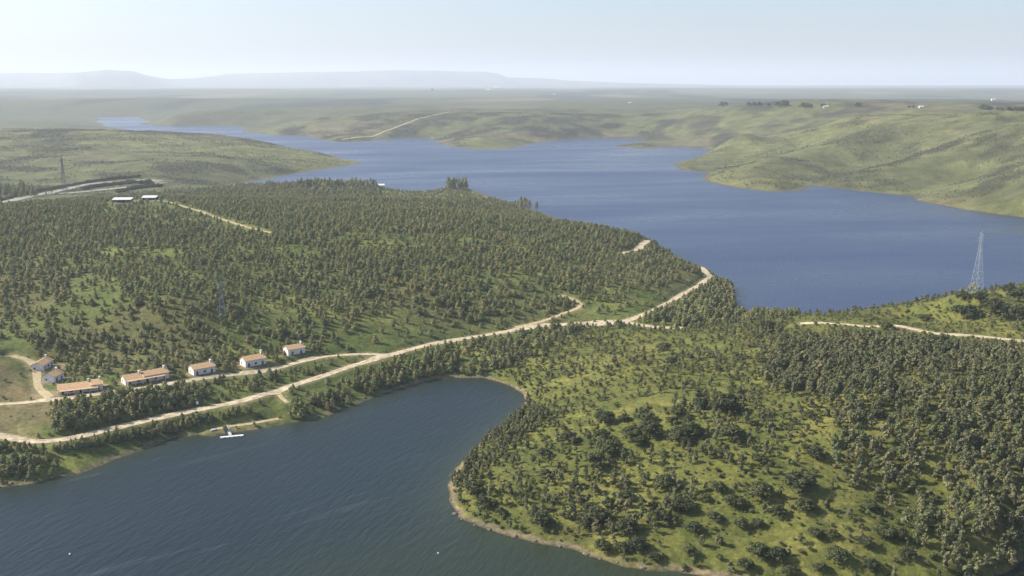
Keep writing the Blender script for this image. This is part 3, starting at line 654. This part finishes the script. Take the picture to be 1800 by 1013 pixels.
# dense belts: isthmus shore, cove shore, below the village lane
for P_, nn, h0, h1, kn in (([(700,640),(800,606),(960,580),(1040,576),(1000,590),(920,640),(860,655),(760,660),(690,678),(620,700),(540,732),(500,725),(600,690)], 190, 3.0, 8, 'pine_tree'),
                   ([(1130,560),(1200,525),(1250,492),(1285,500),(1292,556),(1200,574)], 260, 6, 9, 'pine_tree'),
                   ([(88,742),(120,712),(170,706),(250,692),(330,688),(372,694),(350,712),(290,728),(200,741),(120,760)], 210, 3.5, 8.5, 'pine_tree'), ([(330,682),(470,660),(600,634),(650,632),(560,655),(430,695),(360,712)], 90, 2, 4.5, 'pine_tree'), ([(505,712),(640,652),(700,655),(600,700),(530,735)], 60, 2.5, 6, 'pine_tree'), ([(792,835),(850,770),(925,705),(965,735),(900,790),(830,860)], 130, 3.5, 7, 'eucalyptus_tree'), ([(860,880),(960,830),(1120,810),(1240,850),(1200,930),(1060,955),(950,930)], 85, 3.5, 7.5, 'eucalyptus_tree'), ([(1180,700),(1330,690),(1380,780),(1300,840),(1190,800)], 80, 3, 7, 'eucalyptus_tree'),
                   ([(-100,790),(60,790),(80,820),(40,842),(-100,850)], 70, 3.2, 6, 'pine_tree'), ([(80,790),(300,752),(450,716),(440,728),(310,762),(100,798)], 170, 2.5, 4.5, 'pine_tree')):
    xs = [a for a, b in P_]; ys = [b for a, b in P_]; pts = []
    while len(pts) < nn:
        a, b = g.uniform(min(xs), max(xs)), g.uniform(min(ys), max(ys))
        if in_poly(P_, np.array([a]), np.array([b]))[0]: pts.append((a, b))
    Q = np.array([hit(*p) for p in pts]); zz = ground(Q[:,0], Q[:,1]); kk = (dist_roads(Q[:,0], Q[:,1]) > 1.5) & ~near_house(Q[:,0], Q[:,1]) & (zz > 0.4); Q = Q[kk]; zz = zz[kk]
    hs = rng.uniform(h0, h1, len(Q))*np.clip(0.35+dist_roads(Q[:,0], Q[:,1])/10, 0, 1); put(kn, Q[:,0], Q[:,1], zz-0.1, hs*rng.uniform(0.9, 1.2, len(Q)), hs)
# far trees on the skyline across the lake
FAR = [(1270,188,9),(1275,187,7),(1316,186,6),(1325,186,6),(1334,186,7),(1350,187,6),(1367,187,8),(1378,187,10),(1381,187,8),(1412,189,8),(1418,189,8),(1424,189,6),(1446,189,7),(1508,189,8),
 (1598,190,4),(1606,190,4),(1728,193,9),(1735,194,8),(1741,194,6),(1755,195,6),(1760,195,6),(1774,195,6),(1785,195,6),(1792,195,6),(1798,195,6),(760,160,4)]

# ------------------------------------------------------------------ trees: the 300 of a kind that show largest are things, the rest one mass
def where(kind, px, py, big):
    """words that tell the places apart"""
    if kind == 'oak_tree': return None
    if kind == 'eucalyptus_tree':
        col_ = 'bottom right corner' if px > 1560 and py > 880 else 'right edge' if px > 1600 else 'centre'
        if py > 880: row = 'of the near hill just above the cove' if px < 1560 else 'of the near hill at the shaded gully'
        elif py > 760: row = 'of the near hill at mid slope'
        else: row = 'of the near hill below the hilltop road'
        part = 'on the dense wooded flank' if px > 1560 else 'on the grassy middle' if px > 1150 else 'on the steep lakeward edge'
        return f"{'tall' if big else 'low'} olive eucalyptus {part} {row}"
    if kind == 'pine_tree':
        if py > 770: q = 'on the rocky point at the left edge of the cove'
        elif px < 340: q = 'between the village lane and the dirt road' if py > 680 else 'behind the long white houses'
        elif px < 620: q = 'on the bank between the dirt road and the cove' if py > 700-(px-340)*0.1 else 'beside the three single houses'
        elif px < 900: q = 'at the head of the cove below the dirt road'
        else: q = 'on the isthmus near the road junction'
        return f"{'tall' if big else 'low'} dark green pine {q}"
    q = 'bordering the cove shore' if py > 900 else 'on the grassy slope at mid height of the near hill' if py > 760 else 'on the upper grassy part of the near hill' if px > 930 else 'by the dirt road'
    return f"{'broad' if big else 'small'} olive green shrub {q}"
CATS = {'eucalyptus_tree': 'eucalyptus', 'pine_tree': 'pine', 'oak_tree': 'oak tree', 'shrub': 'shrub'}
GRP = {'eucalyptus_tree': 'eucalyptus trees on the near hill', 'pine_tree': 'pines around the village and cove', 'oak_tree': 'round dark oaks on the near hill', 'shrub': 'shrubs on the near hill'}
def oak_label(px, py, w_, rank):
    size = 'large' if w_ > 38 else 'middling' if w_ > 28 else 'small'
    return f"{size} round dark oak"
REST = {}
for kind, lst in TREES.items():
    T = np.concatenate(lst); px, py = project(T[:,0], T[:,1], T[:,2]); dist = np.sqrt(T[:,0]**2+T[:,1]**2+(CAM_H-T[:,2])**2)
    inside = (px > 4) & (px < 1796) & (py > 60) & (py < 1012)
    score = np.where(inside, np.maximum(T[:,3]*0.6, T[:,4])/dist, 0)
    order = np.argsort(-score); top = order[:290] if kind != 'oak_tree' else order
    REST[kind] = T[order[290:]] if kind != 'oak_tree' else None
    med = np.median(score[top])
    for i in top:
        x, y, z, sx, sz, rot, pi_ = T[i]; tm, cm, jm = PROTO[kind][int(pi_)]
        if kind == 'shrub':
            o = link_mesh(kind, jm); o.location = (x, y, z); o.rotation_euler = (0, 0, rot)
        else:
            o = empty(kind, (x, y, z), rot); link_mesh('trunk', tm, o); link_mesh('crown', cm, o)
        o.scale = (sx, sx, sz)
        lab = where(kind, px[i], py[i], score[i] > med)
        if kind == 'oak_tree':
            o['_px'] = float(px[i]); o['_py'] = float(py[i])
            lab = 'oak'
        tag(o, lab, CATS[kind], GRP[kind])
# oak labels: size, neighbours, place
oaks = [o for o in COL.objects if o.name.split('.')[0] == 'oak_tree']
LM = [('beside the pylon', 1715, 520), ('under the left end of the hilltop road', 1400, 590), ('by the middle of the hilltop road', 1550, 580), ('above the right end of the hilltop road', 1780, 550),
      ('at the crest above the isthmus', 1180, 620), ('at the sandy tip of the near peninsula', 840, 880), ('over the pale bank of the peninsula', 960, 925), ('at the waterline in the middle of the near shore', 1090, 965),
      ('in the dark cluster at the centre of the hill', 1125, 765), ('in the short chain left of the central cluster', 1040, 800), ('just right of the central cluster', 1200, 750), ('at the upper edge of the grassy slope', 1270, 722),
      ('in the open lawn of the hill', 1370, 865), ('in the clump below the open lawn', 1290, 900), ('near the lower shore left of the wooded flank', 1350, 985), ('in the hollow beside the wooded flank', 1450, 950),
      ('at the foot of the wooded flank', 1560, 960), ('inside the upper woods', 1540, 720), ('among the eucalyptus at mid slope', 1450, 790), ('between the central cluster and the cove', 1180, 890),
      ('under the hilltop road in the dense wood', 1655, 618)]
groups = {}
for o in oaks:
    a, b = o['_px'], o['_py']; j = min(range(len(LM)), key=lambda q: (LM[q][1]-a)**2+((LM[q][2]-b)*1.4)**2); groups.setdefault(j, []).append(o)
for j, L_ in groups.items():
    L_.sort(key=lambda o: -o.scale[0]); n_ = len(L_)
    mx = sum(o['_px'] for o in L_)/n_; 
    for k_, o in enumerate(L_):
        if n_ == 1: s = 'lone round dark oak'
        elif k_ == 0: s = 'largest round dark oak'
        elif k_ == n_-1: s = 'smallest round dark oak'
        elif k_ == 1: s = 'second largest round dark oak'
        elif k_ == 2: s = 'third largest round dark oak'
        elif k_ == n_-2: s = 'second smallest round dark oak'
        elif k_ == 3: s = 'fourth largest round dark oak'
        else: s = 'medium sized round dark oak'
        o['label'] = f"{s} {LM[j][0]}"
    for o in L_: del o['_px']; del o['_py']
# the rest of each wood as one object, points carrying instances of the prototypes
def mass(name, T, kind, label):
    pc = bpy.data.collections.new(name + '_models')
    for i, (tm, cm, jm) in enumerate(PROTO[kind]):
        q = bpy.data.objects.new(kind + '_model_%d' % i, jm); pc.objects.link(q)
    me = bpy.data.meshes.new(name); me.vertices.add(len(T)); me.vertices.foreach_set('co', T[:, :3].astype(np.float32).ravel())
    for an, data in (('tree_rotation', np.column_stack([np.zeros(len(T)), np.zeros(len(T)), T[:,5]])), ('tree_scale', T[:, [3,3,4]])):
        q = me.attributes.new(an, 'FLOAT_VECTOR', 'POINT'); q.data.foreach_set('vector', data.astype(np.float32).ravel())
    q = me.attributes.new('tree_model', 'INT', 'POINT'); q.data.foreach_set('value', T[:,6].astype(np.int32))
    o = link_mesh(name, me); tag(o, label, kind='stuff')
    ng = bpy.data.node_groups.new(name, 'GeometryNodeTree'); ng.interface.new_socket('Geometry', in_out='INPUT', socket_type='NodeSocketGeometry'); ng.interface.new_socket('Geometry', in_out='OUTPUT', socket_type='NodeSocketGeometry')
    gi = ng.nodes.new('NodeGroupInput'); go = ng.nodes.new('NodeGroupOutput'); ip = ng.nodes.new('GeometryNodeInstanceOnPoints')
    ci = ng.nodes.new('GeometryNodeCollectionInfo'); ci.inputs['Collection'].default_value = pc; ci.inputs['Separate Children'].default_value = True; ci.inputs['Reset Children'].default_value = True
    def na(nm, ty):
        q = ng.nodes.new('GeometryNodeInputNamedAttribute'); q.data_type = ty; q.inputs['Name'].default_value = nm
        return [s for s in q.outputs if s.enabled and s.name == 'Attribute'][0]
    ng.links.new(gi.outputs[0], ip.inputs['Points']); ng.links.new(ci.outputs[0], ip.inputs['Instance'])
    ip.inputs['Pick Instance'].default_value = True
    ng.links.new(na('tree_model', 'INT'), ip.inputs['Instance Index']); ng.links.new(na('tree_rotation', 'FLOAT_VECTOR'), ip.inputs['Rotation']); ng.links.new(na('tree_scale', 'FLOAT_VECTOR'), ip.inputs['Scale'])
    ng.links.new(ip.outputs[0], go.inputs[0])
    md = o.modifiers.new('trees', 'NODES'); md.node_group = ng; return o
mass('pine_woodland', REST['pine_tree'], 'pine_tree', 'dense pine plantation covering the left hill and isthmus')
mass('eucalyptus_woodland', REST['eucalyptus_tree'], 'eucalyptus_tree', 'dense young eucalyptus covering the near hill')
pts = []
for (xa, ya, xb, yb, nn, hh, th) in ((108,330,245,311,120,4,1.2),(146,333,264,321,150,5,1.6),(206,339,284,327,130,5,1.6),(0,354,112,330,110,4.5,1.2)):
    for t_ in np.linspace(0, 1, nn): pts.append((xa+(xb-xa)*t_+g.uniform(-1, 1), ya+(yb-ya)*t_-3*math.sin(t_*3.1)+g.uniform(-th, th), hh*g.uniform(0.8, 1.3)))
P = np.array([hit(a, b) for a, b, c in pts]); z = ground(P[:,0], P[:,1]); h = np.array([c for a, b, c in pts])*np.hypot(P[:,0], P[:,1])/FPX
mass('hedgerows', np.column_stack([P, z-0.3, h*1.3, h*1.1, rng.uniform(0, 6.28, len(h)), rng.integers(0, 6, len(h))]), 'oak_tree', 'dark rows of bushes on the terraces along the pale quarry road')
# far scrub bushes too
NF = 260000; X = rng.uniform(-1700, 2100, NF); Y = rng.uniform(1500, 3900, NF); Z = ground(X, Y); D = np.hypot(X, Y)
k = (Z > 2.5) & (np.abs(np.arctan2(X, Y)) < R(29)) & (rng.random(NF) < 0.38+1.3*fbm(X, Y, 90, 4, 4)); px, py = project(X, Y, Z)
k &= ~((D > 2750) & (px > 1150)); k &= ~((D < 1950) & (px > 420) & (px < 1100)); X, Y, Z = X[k], Y[k], Z[k]; sw = rng.uniform(1.5, 3.4, len(X))
FS = np.column_stack([X, Y, Z-0.3, sw, sw*0.9, rng.uniform(0, 6.28, len(X)), rng.integers(0, 5, len(X))])
mass('scrub', np.concatenate([REST['shrub'], FS]), 'shrub', 'low scrub dotted over the hillsides')
print('TREES', {k: sum(len(a) for a in v) for k, v in TREES.items()}, 'far scrub', len(FS))

NAMES = ['first', 'second', 'third', 'fourth', 'fifth', 'sixth', 'seventh', 'eighth', 'ninth', 'tenth', 'eleventh', 'twelfth', 'thirteenth', 'fourteenth']
for i, (a, b, hpx) in enumerate(FAR):
    q = hit(a, b); z = float(ground(*q)); d_ = math.hypot(*q); h = hpx*1.15*d_/FPX
    tm, cm, jm = PROTO['oak_tree'][i % 6]; o = empty('skyline_tree', (q[0], q[1], z-h*0.05), i*1.3); link_mesh('trunk', tm, o); link_mesh('crown', cm, o); o.scale = (h*1.5, h*1.5, h*1.35)
    if a == 760: lab = 'tiny lone dark tree far out on the hazy plain above the railway cutting'
    elif a < 1460: lab = f'{NAMES[i]} dark tree from the left in the skyline row ending at the white cottage'
    elif a < 1550: lab = 'single round dark tree alone on the skyline right of the white cottage'
    elif a < 1650: lab = ('left' if a < 1600 else 'right') + ' of two low dark trees beside the far white farmhouse'
    else: lab = f'{NAMES[i-16]} dark tree of the skyline row at the right edge'
    tag(o, lab, 'tree', 'dark trees along the far skyline')

# ------------------------------------------------------------------ houses
def frame(A_, t, z): return Matrix.Translation((A_[0], A_[1], z)), math.atan2(t[1], t[0])
def gable_walls(mb, x0, x1, dep, wh, rh):
    V = []
    for x in (x0, x1): V += [(x,0,-1.2),(x,dep,-1.2),(x,dep,wh),(x,dep/2,wh+rh),(x,0,wh)]
    return mb.add(V, [(0,1,2,3,4)[::-1],(5,6,7,8,9),(0,4,9,5)[::-1],(1,6,7,2)[::-1],(2,7,8,3)[::-1],(3,8,9,4)[::-1]])
def roof_slabs(mb, x0, x1, dep, wh, rh, ov=0.45, th=0.22):
    sl_ = rh/(dep/2)
    for s in (0, 1):
        y0 = -ov if s == 0 else dep+ov; z0 = wh-ov*sl_; ym = dep/2; zm = wh+rh
        a = [(x0-ov,y0,z0+0.03),(x1+ov,y0,z0+0.03),(x1+ov,ym,zm+0.03),(x0-ov,ym,zm+0.03)]; b = [(x_,y_,z_+th) for x_, y_, z_ in a]
        mb.add(a+b, [(0,3,2,1),(4,5,6,7),(0,1,5,4),(1,2,6,5),(2,3,7,6),(3,0,4,7)])
    return mb
for hi_, (A_, t, nrm, L_, dep, wh, kind, lab, z) in enumerate(house_sites):
    root = empty('white_house', (A_[0], A_[1], z), math.atan2(t[1], t[0])); tag(root, lab, 'house', 'white houses along the village lane')
    rh_ = 1.9
    secs = [(0, L_, 0)] if kind == 'cottage' else ([(0, L_*0.74, 0), (L_*0.74, L_, 0.7)] if hi_ == 2 else [(0, L_*0.42, 0), (L_*0.42, L_, 0.5)])
    mb = MB()
    for a, b, up_ in secs: gable_walls(mb, a, b, dep, wh+up_, rh_)
    mb.build('wall', M_white, root)
    for a, b, up_ in secs:
        ro = roof_slabs(MB(), a+(0.46 if a > 0 else 0), b-(0.46 if b < L_ else 0), dep, wh+up_, rh_).build('roof', M_roof, root)
        cx = b-1.2; ch = 1.3 if hi_ != 5 else 2.2
        MB().box((cx-0.45, dep*0.5-0.45, wh+up_+rh_*0.6), (cx+0.45, dep*0.5+0.45, wh+up_+rh_+ch)).box((cx-0.6, dep*0.5-0.6, wh+up_+rh_+ch), (cx+0.6, dep*0.5+0.6, wh+up_+rh_+ch+0.18)).build('chimney', M_white, ro)
    nb = max(2, int(L_/4.2)); bay = L_/nb
    for i in range(nb):
        c_ = bay*(i+0.5)
        if i % 2 == 0 or kind == 'cottage' and i == nb-1:
            dr = MB().box((c_-0.6, -0.06, 0), (c_+0.6, -0.02, 2.2)).build('door', M_wood, root)
            MB().box((c_+0.4, -0.10, 1.0), (c_+0.5, -0.065, 1.15)).build('handle', M_steel, dr)
        else:
            wn = MB().box((c_-0.75, -0.07, 0.85), (c_+0.75, -0.02, 2.15)).build('window', M_wood, root)
            MB().box((c_-0.62, -0.09, 0.97), (c_+0.62, -0.072, 2.03)).build('pane', M_glass, wn)
    # shaded porch in front with posts and a lean-to roof on the long houses
    if kind == 'terrace':
        pr = MB().add([(0.3,-2.4,wh-0.55),(L_*0.9,-2.4,wh-0.55),(L_*0.9,-0.47,wh-0.16),(0.3,-0.47,wh-0.16),(0.3,-2.4,wh-0.40),(L_*0.9,-2.4,wh-0.40),(L_*0.9,-0.47,wh-0.02),(0.3,-0.47,wh-0.02)],
            [(0,3,2,1),(4,5,6,7),(0,1,5,4),(1,2,6,5),(2,3,7,6),(3,0,4,7)]).build('porch_roof', M_roof, root)
        for k_ in range(nb+1):
            x_ = 0.5+(L_*0.9-0.9)*k_/nb; MB().box((x_-0.16, -2.32, -1.0), (x_+0.16, -2.0, wh-0.53)).build('post', M_white, root)
    # gable window on the sunlit end
    wn = MB().box((-0.07, dep*0.62, 1.0), (-0.02, dep*0.62+1.0, 2.1)).build('window', M_wood, root)
    MB().box((-0.09, dep*0.62+0.1, 1.1), (-0.072, dep*0.62+0.9, 2.0)).build('pane', M_glass, wn)
for A_, t, L_, z, lab in shed_sites:
    root = empty('hilltop_shed', (A_[0], A_[1], z), math.atan2(t[1], t[0])); tag(root, lab, 'shed', 'white roofed sheds on the hilltop')
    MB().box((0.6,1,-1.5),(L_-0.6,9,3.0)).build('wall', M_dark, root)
    MB().add([(0,-0.5,3.02),(L_,-0.5,3.02),(L_,10,4.4),(0,10,4.4),(0,-0.5,3.5),(L_,-0.5,3.5),(L_,10,4.9),(0,10,4.9)],[(0,3,2,1),(4,5,6,7),(0,1,5,4),(1,2,6,5),(2,3,7,6),(3,0,4,7)]).build('roof', M_roofw, root)
    for k_ in range(5):
        x_ = 0.3+(L_-0.6)*k_/4; MB().box((x_-0.15,-0.3,-1.5),(x_+0.15,0.0,3.0)).build('post', M_steel, root)
# far white farmhouses
def farm(px, py, wpx, lab, roofm=M_roofw):
    q = hit(px, py); z = float(ground(*q)); d_ = math.hypot(*q); L_ = wpx*d_/FPX; dep = L_*0.6; wh = L_*0.32
    root = empty('white_farmhouse', (q[0]-L_/2, q[1], z), 0.0); tag(root, lab, 'farmhouse', 'white farmhouses beyond the water')
    gable_walls(MB(), 0, L_, dep, wh, L_*0.14).build('wall', M_white, root); roof_slabs(MB(), 0, L_, dep, wh, L_*0.14, 0.5, 0.3).build('roof', roofm, root)
    MB().box((L_*0.4,-0.12,-0.5),(L_*0.52,-0.03,wh*0.7)).build('door', M_wood, root)
    for f_ in (0.15, 0.7): MB().box((L_*f_,-0.12,wh*0.35),(L_*(f_+0.12),-0.03,wh*0.75)).build('window', M_glass, root)
farm(1452,190,8,'small bright white cottage under the skyline trees across the lake')
farm(1620,190,7,'small white farmhouse on the far skyline with two low trees at its left')
farm(1747,177,6,'white farmhouse furthest right, out on the plain behind the skyline trees')
farm(858,160,7,'left one of the pale farm buildings in the hazy distance above the lake centre'); farm(872,157,9,'right one of the pale farm buildings in the hazy distance above the lake centre')
farm(974,167,4,'tiny pale farmhouse alone on the distant plain right of the paired farm buildings')
farm(1107,253-71,5,'tiny pale farmhouse on the far green ridge between lake centre and skyline trees')
farm(668,331,15,'white boathouse on the wooded point behind the left hill')

# ------------------------------------------------------------------ pylons
def pylon(px, py, hpx, lab, mat, rz=0.2, thick=1.0):
    q = hit(px, py); z = float(ground(*q)); H_ = hpx*math.hypot(q[0], q[1])/FPX*1.0
    root = empty('pylon', (q[0], q[1], z), rz); tag(root, lab, 'pylon', 'lattice pylons of the power line'); s = H_; r_ = 0.0050*s*thick
    def half(h): return s*(0.075-0.058*min(1, h/0.72)) if h < 0.72 else s*0.017
    def corner(h, i): a = half(h); return ((-a, -a), (a, -a), (a, a), (-a, a))[i] + (h*s,)
    lv = [0, 0.13, 0.25, 0.36, 0.46, 0.55, 0.63, 0.72, 0.80, 0.88, 0.94]
    for i in range(4):
        mb = MB(); mb.bar(corner(-0.02, i), corner(0.72, i), r_*1.3, r_); mb.bar(corner(0.72, i), corner(0.94, i), r_, r_*0.8); mb.bar(corner(0.94, i), (0, 0, s), r_*0.8, r_*0.5); mb.build('leg', mat, root)
    mb = MB()
    for a, b in zip(lv[:-1], lv[1:]):
        for i in range(4):
            j = (i+1) % 4; mb.bar(corner(b, i), corner(b, j), r_*0.8); mb.bar(corner(a, i), corner(b, j), r_*0.55); mb.bar(corner(a, j), corner(b, i), r_*0.55)
    mb.build('lattice', mat, root)
    for h, sd in ((0.73, 1), (0.81, -1), (0.90, 1)):
        mb = MB(); tip = (sd*s*0.115, 0, (h+0.005)*s); a = s*0.017
        for dy in (-a, a): mb.bar((sd*a, dy, h*s), tip, r_*0.8); mb.bar((sd*a, dy, (h+0.035)*s), tip, r_*0.7)
        arm = mb.build('arm', mat, root)
        MB().bar((tip[0], 0, tip[2]-r_), (tip[0], 0, tip[2]-0.035*s), r_*0.7, r_*0.7, 6).build('insulator', M_glass, arm)
pylon(1716, 519, 108, 'pale lattice pylon standing on the near hill against the blue lake', M_steel, 0.25, 0.5)
pylon(391, 556, 72, 'faint grey lattice pylon rising out of the pine plantation on the left hill', M_grey, 0.1, 0.9)
pylon(113, 334, 53, 'distant dark pylon beside the pale quarry road at the far left', M_steeld, 0.0, 0.8)

# ------------------------------------------------------------------ jetty, boat, buoys, signs, rocks
a = np.array(at_z(387,769,0.5)); b = np.array(at_z(428,765,0.5)); v = b-a; L_ = float(np.linalg.norm(v)); ang = math.atan2(v[1], v[0])
root = empty('jetty', (a[0], a[1], 0.0), ang); tag(root, 'white T shaped floating jetty with a narrow gangway reaching the grassy bank', 'jetty')
mb = MB(); 
for k_ in range(22): mb.box((L_*k_/22+0.02, -0.8, 0.42), (L_*(k_+1)/22-0.02, 1.0, 0.58))
mb.build('deck', M_deck, root)
for k_ in range(5): MB().box((L_*(k_+0.15)/5, -0.85, -0.25), (L_*(k_+0.85)/5, 1.05, 0.415)).build('float', M_white, root)
c = np.array(hit(398,751)); rel = c-a; gx = rel[0]*math.cos(ang)+rel[1]*math.sin(ang); gy = -rel[0]*math.sin(ang)+rel[1]*math.cos(ang); gz = float(ground(*c))+0.25
s0 = Vector((L_*0.45, 1.25, 0.52)); s1 = Vector((gx, gy, gz)); dv = (s1-s0); pv = Vector((-dv.y, dv.x, 0)).normalized()*0.75; up_ = Vector((0,0,0.14))
MB().add([s0-pv, s0+pv, s1+pv, s1-pv, s0-pv+up_, s0+pv+up_, s1+pv+up_, s1-pv+up_], [(0,3,2,1),(4,5,6,7),(0,1,5,4),(1,2,6,5),(2,3,7,6),(3,0,4,7)]).build('gangway', M_walk, root)
for sgn in (-1, 1):
    mb = MB(); q0 = s0+pv*sgn*0.95; q1 = s1+pv*sgn*0.95; U = Vector((0,0,1.05)); mb.bar(q0+U, q1+U, 0.04)
    for k_ in range(5): e = q0.lerp(q1, k_/4); mb.bar(e, e+U, 0.035)
    mb.build('handrail', M_steel, root)
MB().box((gx-1.0, gy-0.2, gz-1.2), (gx+1.0, gy+1.6, gz+0.12)).build('landing', M_walk, root)
def boat(px, py, rz, lab):
    q = hit(px, py); z = float(ground(*q)); root = empty('rowing_boat', (q[0], q[1], z+0.05), rz); tag(root, lab, 'boat')
    n_ = 9; V = []; F = []
    for i in range(n_):
        f_ = i/(n_-1); x_ = (f_-0.5)*3.4; wd = 0.85*math.sin(math.pi*(0.22+0.78*f_))**0.7 if f_ < 0.98 else 0.04
        V += [(x_,-wd,0.62+0.15*f_),(x_,-wd*0.6,0.05),(x_,0,0),(x_,wd*0.6,0.05),(x_,wd,0.62+0.15*f_),(x_,wd*0.88,0.60+0.15*f_),(x_,0,0.14),(x_,-wd*0.88,0.60+0.15*f_)]
    for i in range(n_-1):
        for j in range(8): p0 = i*8+j; p1 = i*8+(j+1) % 8; F.append((p0, p1, p1+8, p0+8))
    F += [tuple(range(7,-1,-1)), tuple(range((n_-1)*8, n_*8))]
    MB().add(V, F).build('hull', M_white, root)
    for x_ in (-1.0, 0.4): MB().box((x_-0.14,-0.66,0.42),(x_+0.14,0.66,0.48)).build('seat', M_deck, root)
boat(376,757,0.5,'small white rowing boat pulled up on the bank left of the jetty')
def lathe(prof_, n_=12):
    V = []; F = []
    for r0, z0 in prof_:
        for i in range(n_): V.append((r0*math.cos(6.2832*i/n_), r0*math.sin(6.2832*i/n_), z0))
    for k_ in range(len(prof_)-1):
        for i in range(n_): j = (i+1) % n_; F.append((k_*n_+i, k_*n_+j, (k_+1)*n_+j, (k_+1)*n_+i))
    return MB().add(V, F)
for px, py, s_b, lab in ((123,975,0.7,'small white buoy floating near the bottom left corner of the cove'),(770,973,0.6,'small white buoy floating left of the peninsula tip')):
    q = at_z(px, py, 0); root = empty('buoy', (q[0], q[1], 0), 0); root.scale = (s_b,)*3; tag(root, lab, 'buoy', 'white mooring buoys')
    lathe([(0.02,-0.3),(0.42,-0.15),(0.62,0.15),(0.60,0.4),(0.36,0.68),(0.10,0.78)]).build('float', M_white, root); lathe([(0.05,0.79),(0.05,1.05),(0.14,1.1),(0.14,1.2),(0.02,1.24)], 8).build('ring', M_steel, root)
q = hit(347,714); z = float(ground(*q)); root = empty('road_sign', (q[0], q[1], z), 0.1); tag(root, 'plain white board on two posts beside the dirt road above the jetty', 'sign')
MB().box((-0.7,-0.05,1.0),(0.7,0.05,2.8)).build('board', M_white, root)
for x_ in (-0.5, 0.5): MB().box((x_-0.06,0.06,-0.3),(x_+0.06,0.16,2.6)).build('post', M_wood, root)
# rocks along the near shore
rk = []
for i in range(4):
    g = np.random.default_rng(900+i); import bmesh as _b
    bm = _b.new(); _b.ops.create_icosphere(bm, subdivisions=2, radius=1)
    for v in bm.verts:
        v.co *= 1+0.35*(float(g.random())-0.5); v.co.z *= 0.6
    me = bpy.data.meshes.new('rock'); bm.to_mesh(me); bm.free(); me.materials.append(M_rock); rk.append(me)
cand = [(x_, y_) for (x_, y_) in [(20,850),(45,846),(60,843),(85,838),(30,843),(10,848),(110,832),(600,712),(615,706),(640,700),(655,697),(560,732),(535,738),(800,905),(812,914),(835,925),(860,932),(905,945),(940,952),(985,962),(1030,975),(1085,990),(1130,1000),(792,880),(1200,1004),(1055,984)]]
for i, (a, b) in enumerate(cand):
    q = hit(a, b-1); z = float(ground(*q)); o = link_mesh('rock', rk[i % 4]); s_k = random.uniform(0.5, 1.1); o.location = (q[0], q[1], max(z, 0)+0.1*s_k); o.scale = (s_k*1.3, s_k, s_k); o.rotation_euler = (0, 0, i*1.7)
    lab = 'brown grey rock on the shadowed point at the left edge' if a < 200 else 'brown grey rock on the bank below the dirt road' if a < 700 else 'pale brown rock at the waterline of the near peninsula'
    tag(o, lab, 'rock', 'rocks along the cove shore')

# ------------------------------------------------------------------ haze
hb = MB().box((-63000, -63000, -12), (63000, 63000, 860)); hz = hb.build('haze', bpy.data.materials.new('haze_air')); tag(hz, 'pale summer haze over the valley', kind='stuff')
hm = hz.data.materials[0]; hm.use_nodes = True; n = hm.node_tree; n.nodes.clear(); out = n.nodes.new('ShaderNodeOutputMaterial'); pv_ = n.nodes.new('ShaderNodeVolumePrincipled')
pv_.inputs['Color'].default_value = (0.80,0.87,1.0,1); pv_.inputs['Density'].default_value = HAZE_DENSITY; pv_.inputs['Anisotropy'].default_value = 0.15
n.links.new(pv_.outputs[0], out.inputs['Volume'])
